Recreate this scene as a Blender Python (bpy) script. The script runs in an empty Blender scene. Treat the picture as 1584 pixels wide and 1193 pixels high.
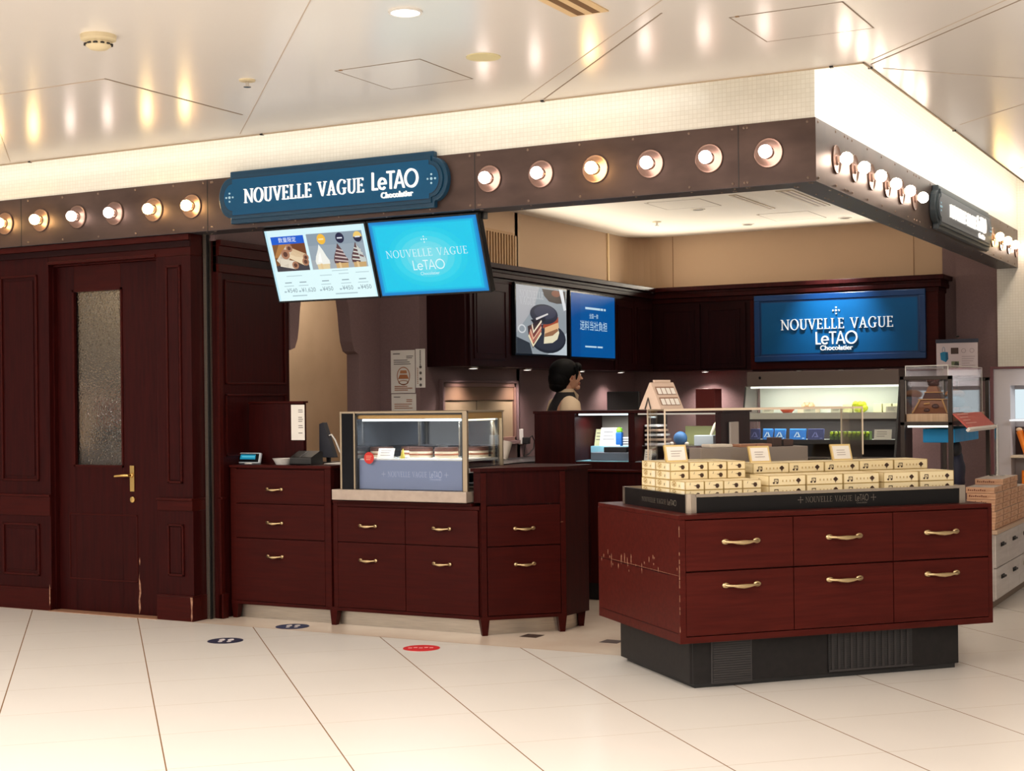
import bpy, bmesh, math, random
from mathutils import Matrix, Vector
random.seed(7)
S = bpy.context.scene
COL = S.collection
PI = math.pi

# ------------------------------------------------------------ camera, world, exposure
F_PX = 2290.47
PITCH, ROLL, TH = 0.00173686, -0.0116214, 0.4917392
fw = Vector((-math.sin(TH)*math.cos(PITCH), math.cos(TH)*math.cos(PITCH), math.sin(PITCH)))
r0 = Vector((math.cos(TH), math.sin(TH), 0)); u0 = r0.cross(fw)
rt = r0*math.cos(ROLL)+u0*math.sin(ROLL); up = u0*math.cos(ROLL)-r0*math.sin(ROLL)
cd = bpy.data.cameras.new('camera'); cam = bpy.data.objects.new('camera', cd); COL.objects.link(cam)
cam.matrix_world = Matrix(((rt.x, up.x, -fw.x, 2.033), (rt.y, up.y, -fw.y, -6.877), (rt.z, up.z, -fw.z, 1.30), (0, 0, 0, 1)))
cd.sensor_width = 36; cd.lens = F_PX/1584*36; cd.shift_y = 19.41/1584; cd.clip_end = 100
S.camera = cam
S.view_settings.view_transform = 'Standard'; S.view_settings.look = 'None'
S.view_settings.exposure = 0.0; S.view_settings.gamma = 1.0
try: S.view_settings.use_curve_mapping = False
except Exception: pass
S.cycles.max_bounces = 8; S.cycles.transparent_max_bounces = 24; S.cycles.sample_clamp_indirect = 4.0
S.cycles.caustics_reflective = False; S.cycles.caustics_refractive = False
w = bpy.data.worlds.new('mall_air'); S.world = w; w.use_nodes = True
w.node_tree.nodes['Background'].inputs[0].default_value = (1.0, .93, .86, 1)
w.node_tree.nodes['Background'].inputs[1].default_value = .42

def lamp(name, kind, loc, energy, color=(1, .9, .78), size=.1, size_y=None, aim=None, spread=None, spot=None, blend=.6):
    d = bpy.data.lights.new(name, kind); d.energy = energy; d.color = color
    if kind == 'AREA':
        if size_y: d.shape = 'RECTANGLE'; d.size = size; d.size_y = size_y
        else: d.shape = 'DISK'; d.size = size
        if spread: d.spread = spread
    else:
        d.shadow_soft_size = size
    if kind == 'SPOT': d.spot_size = spot; d.spot_blend = blend
    o = bpy.data.objects.new(name, d); COL.objects.link(o); o.location = loc
    v = Vector(aim)-Vector(loc) if aim else Vector((0, 0, -1))
    o.rotation_euler = v.to_track_quat('-Z', 'Y').to_euler()
    return o
# the mall's grid of recessed downlights (all but one outside the frame)
for gx in (-8, -6, -4, -2, 0, 2, 4, 6):
    for gy in (-9.6, -7.6, -5.6, -3.6):
        lamp('ceiling_downlight_lamp', 'AREA', (gx+.3, gy, 2.775), 28, (1, .94, .885), .4)
lamp('ceiling_downlight_lamp', 'AREA', (-.979, -2.08, 2.77), 12, (1, .88, .76), .12)
# cove light tubes hidden above the ceiling edge, washing the mosaic band
lamp('cove_lamp', 'AREA', (-3.45, -.27, 2.84), 6, (1, .975, .90), 5.6, .05, aim=(-3.45, 0, 2.80))
lamp('cove_lamp', 'AREA', (.27, 3.1, 2.84), 20, (1, .97, .88), 6.6, .05, aim=(0, 3.1, 2.80))

# ------------------------------------------------------------ materials
MATS = {}
def mat(name, col, rough=.5, metal=0, emit=None, es=1.0, spec=.5, coat=0, alpha=None, trans=0):
    if name in MATS: return MATS[name]
    m = bpy.data.materials.new(name); m.use_nodes = True
    b = m.node_tree.nodes['Principled BSDF']
    b.inputs['Base Color'].default_value = (*col, 1); b.inputs['Roughness'].default_value = rough
    b.inputs['Metallic'].default_value = metal; b.inputs['Specular IOR Level'].default_value = spec
    b.inputs['Coat Weight'].default_value = coat; b.inputs['Coat Roughness'].default_value = .15
    b.inputs['Transmission Weight'].default_value = trans
    if emit: b.inputs['Emission Color'].default_value = (*emit, 1); b.inputs['Emission Strength'].default_value = es
    MATS[name] = m; return m
def srgb(r, g, b):
    f = lambda c: (c/255/12.92) if c/255 <= .04045 else ((c/255+.055)/1.055)**2.4
    return (f(r), f(g), f(b))
def nodes(m): return m.node_tree.nodes, m.node_tree.links, m.node_tree.nodes['Principled BSDF']
def noise_col(m, c1, c2, scale=(1, 1, 1), nscale=5, detail=4, lo=.35, hi=.65, bump=0, coords='Object', rough=None):
    N, L, b = nodes(m)
    tc = N.new('ShaderNodeTexCoord'); mp = N.new('ShaderNodeMapping'); mp.inputs['Scale'].default_value = scale
    no = N.new('ShaderNodeTexNoise'); no.inputs['Scale'].default_value = nscale; no.inputs['Detail'].default_value = detail
    cr = N.new('ShaderNodeValToRGB'); cr.color_ramp.elements[0].position = lo; cr.color_ramp.elements[1].position = hi
    cr.color_ramp.elements[0].color = (*c1, 1); cr.color_ramp.elements[1].color = (*c2, 1)
    L.new(tc.outputs[coords], mp.inputs[0]); L.new(mp.outputs[0], no.inputs[0]); L.new(no.outputs[0], cr.inputs[0]); L.new(cr.outputs[0], b.inputs['Base Color'])
    if bump:
        bp = N.new('ShaderNodeBump'); bp.inputs['Strength'].default_value = bump; bp.inputs['Distance'].default_value = .004
        L.new(no.outputs[0], bp.inputs['Height']); L.new(bp.outputs[0], b.inputs['Normal'])
    return m
def wood(name, c1, c2, vertical=True, rough=.40):
    m = mat(name, c1, rough, spec=.09)
    return noise_col(m, c1, c2, (14, 14, 1.1) if vertical else (1.1, 14, 14), 4, 6, .3, .72, .06)
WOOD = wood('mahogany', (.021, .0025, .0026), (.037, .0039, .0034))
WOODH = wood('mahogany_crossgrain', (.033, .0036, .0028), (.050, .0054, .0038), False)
WOODI = wood('lit_island_mahogany', (.052, .0064, .0044), (.078, .0098, .0066), False)  # lighter mahogany copy: stronger light on the island put into the colour
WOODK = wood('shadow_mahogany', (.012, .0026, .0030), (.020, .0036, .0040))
BARE = noise_col(mat('worn_bare_wood', (.3, .15, .08), .7), (.20, .09, .05), (.42, .22, .13), (1, 1, 1), 60)
BRASS = mat('antique_brass', (.62, .47, .26), .3, 1)
GOLD = mat('polished_brass', (.70, .46, .16), .28, 1)
STEEL = noise_col(mat('brushed_steel', (.55, .48, .40), .38, 1), (.50, .44, .37), (.62, .55, .46), (1, 1, 40), 8)
CHROME = mat('bright_steel', (.70, .66, .60), .22, 1)
BRONZE = noise_col(mat('bronze_sheet', (.2, .13, .11), .42, .6), (.072, .045, .038), (.112, .072, .060), (1.2, 1.2, 3), 2.2, 5)
BRONZED = mat('bronze_underside', (.075, .066, .070), .45, .5)
BLACK = mat('black_paint', (.012, .011, .011), .4)
BLACKG = mat('black_gloss', (.006, .006, .008), .2, spec=.2)
CHAR = noise_col(mat('charcoal_plinth', (.03, .027, .027), .5, spec=.2), (.013, .0115, .0115), (.018, .0155, .015), (1, 1, 1), 30)
WHITE = mat('white_plastic', (.80, .78, .74), .4)
PAPER = mat('paper', (.78, .74, .68), .7)
PAPERW = mat('price_card_paper', (.86, .82, .76), .6)
INK = mat('printed_grey_ink', (.12, .10, .09), .7)
INKR = mat('printed_brown_ink', (.36, .13, .05), .7)
MAUVE = noise_col(mat('mauve_wallpaper', (.16, .10, .098), .75), (.165, .102, .102), (.19, .117, .116), (1, 1, 1), 90, 2, .3, .7, .05)
BEIGE = mat('beige_paint', (.52, .36, .235), .8)
CREAMW = mat('shop_ceiling_paint', (.84, .775, .68), .75)
def fresnel_glass(name, tint=(1, 1, 1), refl=.5, rough=.02):
    m = bpy.data.materials.new(name); m.use_nodes = True; N, L = m.node_tree.nodes, m.node_tree.links
    N.remove(N['Principled BSDF'])
    t = N.new('ShaderNodeBsdfTransparent'); t.inputs[0].default_value = (*tint, 1)
    g = N.new('ShaderNodeBsdfGlossy'); g.inputs['Roughness'].default_value = rough; g.inputs[0].default_value = (1, 1, 1, 1)
    fr = N.new('ShaderNodeFresnel'); fr.inputs[0].default_value = 1.45
    mu = N.new('ShaderNodeMath'); mu.operation = 'MULTIPLY'; mu.inputs[1].default_value = refl
    mx = N.new('ShaderNodeMixShader'); L.new(fr.outputs[0], mu.inputs[0]); L.new(mu.outputs[0], mx.inputs[0])
    L.new(t.outputs[0], mx.inputs[1]); L.new(g.outputs[0], mx.inputs[2]); L.new(mx.outputs[0], N['Material Output'].inputs[0])
    MATS[name] = m; return m
GLASS = fresnel_glass('clear_glass', (.98, .985, .98), .38)
ACRYL = fresnel_glass('clear_acrylic', (.975, .975, .975), .45)
GEDGE = mat('polished_glass_edge', (.62, .55, .46), .2, emit=(.5, .42, .33), es=.0)
def emis(name, col, s=1.0): return mat(name, (0, 0, 0), .4, emit=col, es=s, spec=.25)
def E(r, g, b, s=1.0): return emis('lit_%d_%d_%d' % (r, g, b), srgb(r, g, b), s)
def D(r, g, b, rough=.6): return mat('dye_%d_%d_%d' % (r, g, b), srgb(r, g, b), rough)

# ------------------------------------------------------------ mesh builder and scene tree
WM = {}
class MB:
    def __init__(s, T=None): s.v = []; s.f = []; s.mi = []; s.mats = []; s.T = T
    def add(s, vs, fs, m):
        if m not in s.mats: s.mats.append(m)
        i = s.mats.index(m); k = len(s.v); s.v += [Vector(p) for p in vs]
        s.f += [tuple(k+j for j in f) for f in fs]; s.mi += [i]*len(fs); return s
    def box(s, x0, x1, y0, y1, z0, z1, m):
        return s.add([(x0, y0, z0), (x1, y0, z0), (x1, y1, z0), (x0, y1, z0), (x0, y0, z1), (x1, y0, z1), (x1, y1, z1), (x0, y1, z1)],
                     [(3, 2, 1, 0), (4, 5, 6, 7), (0, 1, 5, 4), (1, 2, 6, 5), (2, 3, 7, 6), (3, 0, 4, 7)], m)
    def prism(s, poly, a, b, m, ax='z', m2=None):
        f = {'z': lambda p, h: (p[0], p[1], h), 'y': lambda p, h: (p[0], h, p[1]), 'x': lambda p, h: (h, p[0], p[1])}[ax]
        n = len(poly); vs = [f(p, a) for p in poly]+[f(p, b) for p in poly]
        s.add(vs, [(i, (i+1) % n, n+(i+1) % n, n+i) for i in range(n)], m)
        return s.add(vs, [tuple(range(n))[::-1], tuple(range(n, 2*n))], m2 or m)
    def lathe(s, prof, c, m, ax='z', seg=24, caps=True):
        vs = []; fs = []; c = Vector(c)
        for r, h in prof:
            for k in range(seg):
                a = 2*PI*k/seg; p = (r*math.cos(a), r*math.sin(a), h)
                p = {'z': p, 'y': (p[0], p[2], p[1]), 'x': (p[2], p[0], p[1])}[ax]; vs.append(c+Vector(p))
        for j in range(len(prof)-1):
            for k in range(seg): fs.append((j*seg+k, j*seg+(k+1) % seg, (j+1)*seg+(k+1) % seg, (j+1)*seg+k))
        if caps: fs += [tuple(range(seg))[::-1], tuple((len(prof)-1)*seg+k for k in range(seg))]
        return s.add(vs, fs, m)
    def cyl(s, c, r, h0, h1, m, ax='z', seg=24): return s.lathe([(r, h0), (r, h1)], c, m, ax, seg)
    def tube(s, pts, r, m, seg=8):
        pts = [Vector(p) for p in pts]; n = len(pts); rr = r if isinstance(r, (list, tuple)) else [r]*n
        vs = []; fs = []; pa = None
        for i, p in enumerate(pts):
            t = (pts[min(i+1, n-1)]-pts[max(i-1, 0)]).normalized()
            a = pa if pa is not None else (Vector((0, 0, 1)) if abs(t.z) < .9 else Vector((1, 0, 0)))
            b = t.cross(a).normalized(); a = b.cross(t).normalized(); pa = a
            for k in range(seg):
                q = 2*PI*k/seg; vs.append(p+(a*math.cos(q)+b*math.sin(q))*rr[i])
        for j in range(n-1):
            for k in range(seg): fs.append((j*seg+k, j*seg+(k+1) % seg, (j+1)*seg+(k+1) % seg, (j+1)*seg+k))
        fs += [tuple(range(seg))[::-1], tuple((n-1)*seg+k for k in range(seg))]
        return s.add(vs, fs, m)
    def ell(s, c, rad, m, seg=20, rings=12, fn=None):
        vs = []; fs = []; c = Vector(c)
        for j in range(rings+1):
            t = PI*j/rings
            for k in range(seg):
                a = 2*PI*k/seg; p = Vector((math.sin(t)*math.cos(a), math.sin(t)*math.sin(a), math.cos(t)))
                if fn: p = fn(p)
                vs.append(c+Vector((p.x*rad[0], p.y*rad[1], p.z*rad[2])))
        for j in range(rings):
            for k in range(seg): fs.append(((j+1)*seg+k, (j+1)*seg+(k+1) % seg, j*seg+(k+1) % seg, j*seg+k))
        return s.add(vs, fs, m)
    def art(s, fr, poly, layer, m):                      # a flat printed shape on a surface frame (origin, right, up)
        o, ux, uy = (Vector(q) for q in fr); n = ux.cross(uy).normalized()
        return s.add([o+ux*p[0]+uy*p[1]+n*(.0008*layer) for p in poly], [tuple(range(len(poly)))], m)
    def solid(s, fr, poly, a, b, m):                     # raised flat shape on a surface frame
        o, ux, uy = (Vector(q) for q in fr); nn = ux.cross(uy).normalized(); n = len(poly)
        ar = sum(poly[i][0]*poly[(i+1) % n][1]-poly[(i+1) % n][0]*poly[i][1] for i in range(n))
        if ar < 0: poly = poly[::-1]
        vs = [o+ux*p[0]+uy*p[1]+nn*h for h in (a, b) for p in poly]
        return s.add(vs, [tuple(range(n))[::-1], tuple(range(n, 2*n))]+[(i, (i+1) % n, n+(i+1) % n, n+i) for i in range(n)], m)
    def build(s, name, parent=None, smooth=False, bevel=0, label=None, mods=None, origin=None):
        me = bpy.data.meshes.new(name); o = bpy.data.objects.new(name, me); COL.objects.link(o)
        vs = s.v
        if s.T is not None and parent is None: vs = [WM[s.T] @ p for p in vs]
        if parent is not None:
            o.parent = parent; WM[o] = WM[parent]
            if s.T is None:
                inv = WM[parent].inverted(); vs = [inv @ p for p in vs]
        else:
            if origin is None:
                xs = [p.x for p in vs]; ys = [p.y for p in vs]; zs = [p.z for p in vs]
                origin = ((min(xs)+max(xs))/2, (min(ys)+max(ys))/2, min(zs))
            o.location = origin; off = Vector(origin); vs = [p-off for p in vs]; WM[o] = Matrix.Translation(off)
        me.from_pydata([tuple(p) for p in vs], [], s.f)
        for m in s.mats: me.materials.append(m)
        me.polygons.foreach_set('material_index', s.mi)
        if smooth:
            me.polygons.foreach_set('use_smooth', [True]*len(me.polygons)); me.set_sharp_from_angle(angle=math.radians(smooth if smooth is not True else 40))
        me.update()
        if bevel:
            bv = o.modifiers.new('soft_edges', 'BEVEL'); bv.width = bevel; bv.segments = 2; bv.limit_method = 'ANGLE'; bv.angle_limit = math.radians(50)
        if label: o['label'] = label
        return o
def tag(o, label, cat, group=None, kind=None):
    o['label'] = label; o['category'] = cat
    if group: o['group'] = group
    if kind: o['kind'] = kind
    return o
def struct(o, label=None, cat=None):
    o['kind'] = 'structure'
    if label: o['label'] = label
    if cat: o['category'] = cat
    return o
def thing(name, label, cat, loc=(0, 0, 0), rot=0, group=None, M=None):
    o = bpy.data.objects.new(name, None); COL.objects.link(o); o.empty_display_size = .05
    WM[o] = M if M is not None else Matrix.Translation(loc) @ Matrix.Rotation(rot, 4, 'Z')
    o.matrix_world = WM[o]; o.location = WM[o].translation; o.rotation_euler = WM[o].to_euler()
    return tag(o, label, cat, group)
def dup(src, M=None, loc=None, rot=None, label=None):
    c = src.copy(); COL.objects.link(c)
    def kids(a, b):
        for ch in list(a.children):
            d = ch.copy(); COL.objects.link(d); d.parent = b; kids(ch, d)
    kids(src, c)
    if M is not None: c.matrix_world = M; c.location = M.translation; c.rotation_euler = M.to_euler()
    if loc is not None: c.location = loc
    if rot is not None: c.rotation_euler = (0, 0, rot)
    if label: c['label'] = label
    WM[c] = c.matrix_basis.copy()
    return c
def place(mesh, name, parent, loc, rotz=0, label=None):      # an extra part that shares its mesh
    o = bpy.data.objects.new(name, mesh); COL.objects.link(o); o.parent = parent; o.location = loc; o.rotation_euler = (0, 0, rotz)
    WM[o] = WM[parent] @ o.matrix_basis
    if label: o['label'] = label
    return o
def circ(cx, cy, rx, ry=None, n=24): ry = ry or rx; return [(cx+rx*math.cos(2*PI*k/n), cy+ry*math.sin(2*PI*k/n)) for k in range(n)]
def rect(x0, y0, x1, y1): return [(x0, y0), (x1, y0), (x1, y1), (x0, y1)]

# ------------------------------------------------------------ lettering
def strip(out, inn, a0, a1, n=22):
    ps = []
    for k in range(n):
        q = [a0+(a1-a0)*(k+j)/n for j in (0, 1)]
        P = lambda e, a: (e[0]+e[2]*math.cos(a), e[1]+e[3]*math.sin(a))
        ps.append([P(inn, q[0]), P(out, q[0]), P(out, q[1]), P(inn, q[1])])
    return ps
SER = {
 'N': ([rect(.13, 0, .185, 1), rect(.80, 0, .855, 1), [(.05, 1), (.20, 1), (.855, 0), (.80, 0)], rect(.04, 0, .28, .05), rect(.70, .95, .95, 1), rect(0, .95, .15, 1)], .98),
 'O': (strip((.48, .5, .48, .53), (.48, .5, .355, .485), 0, 2*PI, 32), .98),
 'U': ([rect(.11, .28, .225, 1), rect(.68, .28, .74, 1), rect(0, .95, .34, 1), rect(.59, .95, .84, 1)]+strip((.42, .29, .32, .31), (.4525, .29, .2275, .25), PI, 2*PI, 16), .86),
 'V': ([[(.06, 1), (.195, 1), (.495, -.01), (.44, -.01)], [(.74, 1), (.80, 1), (.50, -.01), (.43, -.01)], rect(-.04, .95, .31, 1), rect(.62, .95, .90, 1)], .88),
 'E': ([rect(.11, 0, .225, 1), rect(.02, .955, .62, 1), rect(.02, 0, .66, .05), rect(.2, .48, .52, .53), rect(.57, .82, .62, 1), rect(.61, 0, .66, .2), rect(.475, .42, .52, .6)], .72),
 'L': ([rect(.11, 0, .225, 1), rect(.02, 0, .64, .05), rect(.59, 0, .64, .22), rect(.02, .95, .34, 1)], .68),
 'A': ([[(.40, 1.02), (.47, 1.02), (.795, 0), (.665, 0)], [(.40, 1.02), (.45, .95), (.135, 0), (.07, 0)], rect(.2, .32, .66, .37), rect(-.02, 0, .24, .05), rect(.54, 0, .92, .05)], .92),
 'G': ([rect(.66, .05, .79, .42), rect(.56, .38, .88, .43), rect(.70, .72, .75, .98)]+strip((.48, .5, .48, .53), (.48, .5, .355, .485), math.radians(40), math.radians(312), 26), .92),
 ' ': ([], .45)}
SAN = {
 'L': ([rect(.05, 0, .16, 1), rect(.05, 0, .50, .11)], .52),
 'e': (strip((.33, .33, .34, .35), (.33, .33, .225, .235), math.radians(0), math.radians(318), 24)+[rect(.1, .29, .66, .38)], .68),
 'T': ([rect(0, .89, .62, 1), rect(.255, 0, .365, 1)], .56),
 'A': ([[(.38, 1.02), (.46, 1.02), (.12, 0), (0, 0)], [(.38, 1.02), (.46, 1.02), (.84, 0), (.72, 0)], rect(.2, .25, .64, .35)], .82),
 'O': (strip((.54, .5, .54, .53), (.54, .5, .425, .415), 0, 2*PI, 32), 1.08)}
def word(text, font, h, gap=.10):
    x = 0; out = []
    for ch in text:
        ps, wd = font[ch]; out += [[((x+px)*h, py*h) for px, py in p] for p in ps]; x += wd+gap
    return out, (x-gap)*h
FONT = {}
def typed(text, h, bold=0.0):                              # text in Blender's own typeface as polygons
    c = bpy.data.curves.new('lettering', 'FONT'); c.body = text; c.size = h; c.offset = bold*h; c.resolution_u = 3
    o = bpy.data.objects.new('lettering', c); COL.objects.link(o)
    dg = bpy.context.evaluated_depsgraph_get(); dg.update()
    me = bpy.data.meshes.new_from_object(o.evaluated_get(dg))
    out = [[(me.vertices[i].co.x, me.vertices[i].co.y) for i in p.vertices] for p in me.polygons]
    xs = [p[0] for q in out for p in q] or [0]
    x0 = min(xs); out = [[(p[0]-x0, p[1]) for p in q] for q in out]
    bpy.data.objects.remove(o); bpy.data.curves.remove(c); bpy.data.meshes.remove(me)
    return out, max(xs)-x0
def put(mb, fr, polys, x, y, m, layer=2, depth=0):
    for p in polys:
        q = [(a+x, b+y) for a, b in p]
        if depth: mb.solid(fr, q, .0005, depth, m)
        else: mb.art(fr, q, layer, m)
def emblem(mb, fr, x, y, s, m, layer=2, depth=0):           # the four-dot emblem
    for dx, dy, r in ((0, 0, .2), (.62, 0, .15), (-.62, 0, .15), (0, .62, .15), (0, -.62, .15)):
        p = circ(x+dx*s, y+dy*s, r*s, n=12)
        if depth: mb.solid(fr, p, .0005, depth, m)
        else: mb.art(fr, p, layer, m)
def lines(mb, fr, x, y, wd, n, pitch, m, h=.004, layer=2, jit=.3):     # unreadably small print
    for k in range(n):
        q = wd*(1-jit*random.random()); mb.art(fr, rect(x, y-k*pitch-h, x+q, y-k*pitch), layer, m)

# ------------------------------------------------------------ setting: floors, ceilings
def floor_mat():
    m = mat('polished_stone_tile', srgb(238, 222, 200), .26, spec=.4); N, L, b = nodes(m)
    tc = N.new('ShaderNodeTexCoord'); mp = N.new('ShaderNodeMapping'); mp.vector_type = 'POINT'
    mp.inputs['Rotation'].default_value = (0, 0, -math.radians(43.82))
    L.new(tc.outputs['Object'], mp.inputs[0]); sp = N.new('ShaderNodeSeparateXYZ'); L.new(mp.outputs[0], sp.inputs[0])
    def line(sock, off, pitch, wd):
        a = N.new('ShaderNodeMath'); a.operation = 'SUBTRACT'; a.inputs[1].default_value = off-pitch*50; L.new(sock, a.inputs[0])
        d = N.new('ShaderNodeMath'); d.operation = 'MODULO'; d.inputs[1].default_value = pitch; L.new(a.outputs[0], d.inputs[0])
        c = N.new('ShaderNodeMath'); c.operation = 'LESS_THAN'; c.inputs[1].default_value = wd; L.new(d.outputs[0], c.inputs[0]); return c.outputs[0]
    la = line(sp.outputs[0], .1, .635, .0055); lb = line(sp.outputs[1], .199, .575, .0035)
    no = N.new('ShaderNodeTexNoise'); no.inputs['Scale'].default_value = 1.3; no.inputs['Detail'].default_value = 5; L.new(mp.outputs[0], no.inputs[0])
    cr = N.new('ShaderNodeValToRGB'); cr.color_ramp.elements[0].color = (.745, .70, .645, 1); cr.color_ramp.elements[1].color = (.80, .76, .705, 1)
    L.new(no.outputs[0], cr.inputs[0])
    m1 = N.new('ShaderNodeMixRGB'); L.new(lb, m1.inputs[0]); L.new(cr.outputs[0], m1.inputs[1]); m1.inputs[2].default_value = (.58, .49, .39, 1)
    m2 = N.new('ShaderNodeMixRGB'); L.new(la, m2.inputs[0]); L.new(m1.outputs[0], m2.inputs[1]); m2.inputs[2].default_value = (.26, .15, .075, 1)
    L.new(m2.outputs[0], b.inputs['Base Color']); return m
FLOOR = floor_mat()
f = MB(); f.box(-10, 12, -13, 0, -.05, 0, FLOOR); f.box(0, 12, 0, 10, -.05, 0, FLOOR)
fo = f.build('floor', origin=(0, 0, 0)); struct(fo)
MARBLE = noise_col(mat('beige_marble', (.6, .5, .4), .25), (.70, .55, .44), (.80, .68, .56), (1, 1, 1), 2.2, 8, .3, .7)
f = MB(); f.box(-10, 0, 0, 10, -.05, 0, MARBLE); f.box(-3.8, 0, 0, .006, -.01, .0006, D(176, 150, 125))
struct(f.build('floor', origin=(0, 0, 0)))

CEIL = noise_col(mat('enamelled_ceiling_panel', (.8, .7, .62), .2, spec=.55), (.86, .815, .765), (.89, .845, .79), (1, 1, 1), .8)
SEAM = mat('ceiling_seam', (.30, .23, .17), .7); SEAML = mat('ceiling_seam_light', (.55, .45, .36), .6)
c = MB()
c.box(-10, 12, -13, -.315, 2.79, 2.82, CEIL); c.box(.315, 12, -.315, 10, 2.79, 2.82, CEIL); c.box(-10, -6.3, -.315, 0, 2.79, 2.82, CEIL)
c.box(-6.3, .318, -.319, -.312, 2.784, 2.83, D(196, 176, 150)); c.box(.312, .319, -.319, 10, 2.784, 2.83, D(196, 176, 150))
def seam(p, q, wd, m, z=2.789):
    p, q = Vector((*p, 0)), Vector((*q, 0)); n = Vector((0, 0, 1)).cross((q-p).normalized())*wd/2
    c.prism([(p-n)[:2], (q-n)[:2], (q+n)[:2], (p+n)[:2]], z-.0006, z+.003, m)
J45 = Vector((math.cos(math.radians(43.82)), math.sin(math.radians(43.82)))); I45 = Vector((-J45.y, J45.x))
for a in range(-9, 6):                                          # diagonal panel joints
    o_ = J45*(.02+1.27*a)+I45*-9
    p, q = Vector(o_), Vector(o_+I45*18)
    # keep only the length on the mall side of the cove
    t = [p+(q-p)*k/180 for k in range(181)]; run = []
    for v in t+[None]:
        ok = v is not None and -10 < v.x < 12 and -12 < v.y < 10 and (v.y < -.33 or v.x > .33)
        if ok: run.append(v)
        elif len(run) > 1: seam(run[0], run[-1], .004, SEAML); run = []
        else: run = []
for p, q, wd, m in (((-1.27, -.34), (-.14, -1.56), .006, SEAM), ((.335, -.26), (1.30, -1.24), .006, SEAM), ((.36, -.15), (1.4, .98), .004, SEAML),
                    ((-5.6, -1.80), (-2.775, -1.795), .012, SEAML), ((-2.775, -1.80), (-2.78, -.80), .012, SEAM), ((-4.2, -1.2), (-4.9, -.5), .006, SEAML)):
    seam(p, q, wd, m)
for x in (-4.79, -3.03, -1.29, .17): c.box(x-.008, x+.008, -.324, -.306, 2.782, 2.7895, BLACK)
for yv in (-.20, 1.62): c.box(.306, .324, yv-.008, yv+.008, 2.782, 2.7895, BLACK)
struct(c.build('ceiling', origin=(0, 0, 2.79)))
# raised cove above the ceiling edge
c = MB(); c.box(-6.3, .36, -.40, 0, 3.10, 3.13, CREAMW); c.box(0, .40, 0, 10, 3.10, 3.13, CREAMW)
c.box(-6.3, .40, -.42, -.39, 2.82, 3.13, CREAMW); c.box(.39, .42, -.42, 10, 2.82, 3.13, CREAMW); c.box(-6.33, -6.3, -.40, 0, 2.79, 3.13, CREAMW)
struct(c.build('ceiling'))
def mosaic():
    m = mat('cream_glass_mosaic', (.8, .74, .62), .3); N, L, b = nodes(m)
    tc = N.new('ShaderNodeTexCoord'); sp = N.new('ShaderNodeSeparateXYZ'); L.new(tc.outputs['Object'], sp.inputs[0])
    ad = N.new('ShaderNodeMath'); L.new(sp.outputs[0], ad.inputs[0]); L.new(sp.outputs[1], ad.inputs[1])
    cb = N.new('ShaderNodeCombineXYZ'); L.new(ad.outputs[0], cb.inputs[0]); L.new(sp.outputs[2], cb.inputs[1])
    br = N.new('ShaderNodeTexBrick'); br.offset = 0; br.inputs['Scale'].default_value = 1
    br.inputs['Brick Width'].default_value = .022; br.inputs['Row Height'].default_value = .022; br.inputs['Mortar Size'].default_value = .0012
    br.inputs['Color1'].default_value = (.80, .77, .69, 1); br.inputs['Color2'].default_value = (.76, .73, .65, 1); br.inputs['Mortar'].default_value = (.68, .64, .55, 1)
    L.new(cb.outputs[0], br.inputs[0]); L.new(br.outputs[0], b.inputs['Base Color']); return m
MOS = mosaic()
c = MB(); c.box(-6.4, -.004, .004, .10, 2.62, 3.10, MOS); struct(c.build('trim_1', origin=(0, 0, 0)), 'cream mosaic tile band above the front fascia', 'trim')
c = MB(); c.box(-.10, -.004, .10, 10, 2.62, 3.10, MOS); struct(c.build('trim_2', origin=(0, 0, 0)), 'cream mosaic tile band above the right-hand fascia', 'trim')
# bronze bulb fascia with seams and rivets
RIV = mat('rivet', (.20, .14, .11), .35, .7)
c = MB(); c.box(-6.2, 0, 0, .17, 2.327, 2.629, BRONZE); c.box(-6.2, 0, .002, .17, 2.324, 2.327, BRONZED)
for x in (-.385, -1.86, -3.68, -5.2): c.box(x-.002, x+.002, -.0012, .01, 2.325, 2.629, BLACK)
for x in [-.04-.30*k for k in range(20)]+[-.355, -.415, -1.83, -1.89, -3.65, -3.71]:
    for z in (2.345, 2.612): c.ell((x, 0, z), (.007, .005, .007), RIV, 8, 6)
    c.ell((x, .03, 2.324), (.007, .007, .004), RIV, 8, 6); c.ell((x-.1, .12, 2.324), (.007, .007, .004), RIV, 8, 6)
struct(c.build('trim_3', smooth=30, origin=(0, 0, 2.324)), 'front bronze fascia band carrying the bulbs', 'trim')
c = MB(); c.box(-.17, 0, .17, 9, 2.327, 2.629, BRONZE); c.box(-.17, 0, .17, 9, 2.324, 2.327, BRONZED);
for y in [.04+.30*k for k in range(30)]+[.50, .56, 2.0, 2.06]:
    for z in (2.345, 2.612): c.ell((0, y, z), (.005, .007, .007), RIV, 8, 6)
    c.ell((-.03, y, 2.324), (.007, .007, .004), RIV, 8, 6); c.ell((-.13, y+.1, 2.324), (.007, .007, .004), RIV, 8, 6)
struct(c.build('trim_4', smooth=30, origin=(0, .17, 2.324)), 'right-hand bronze fascia band carrying the bulbs', 'trim')

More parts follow.
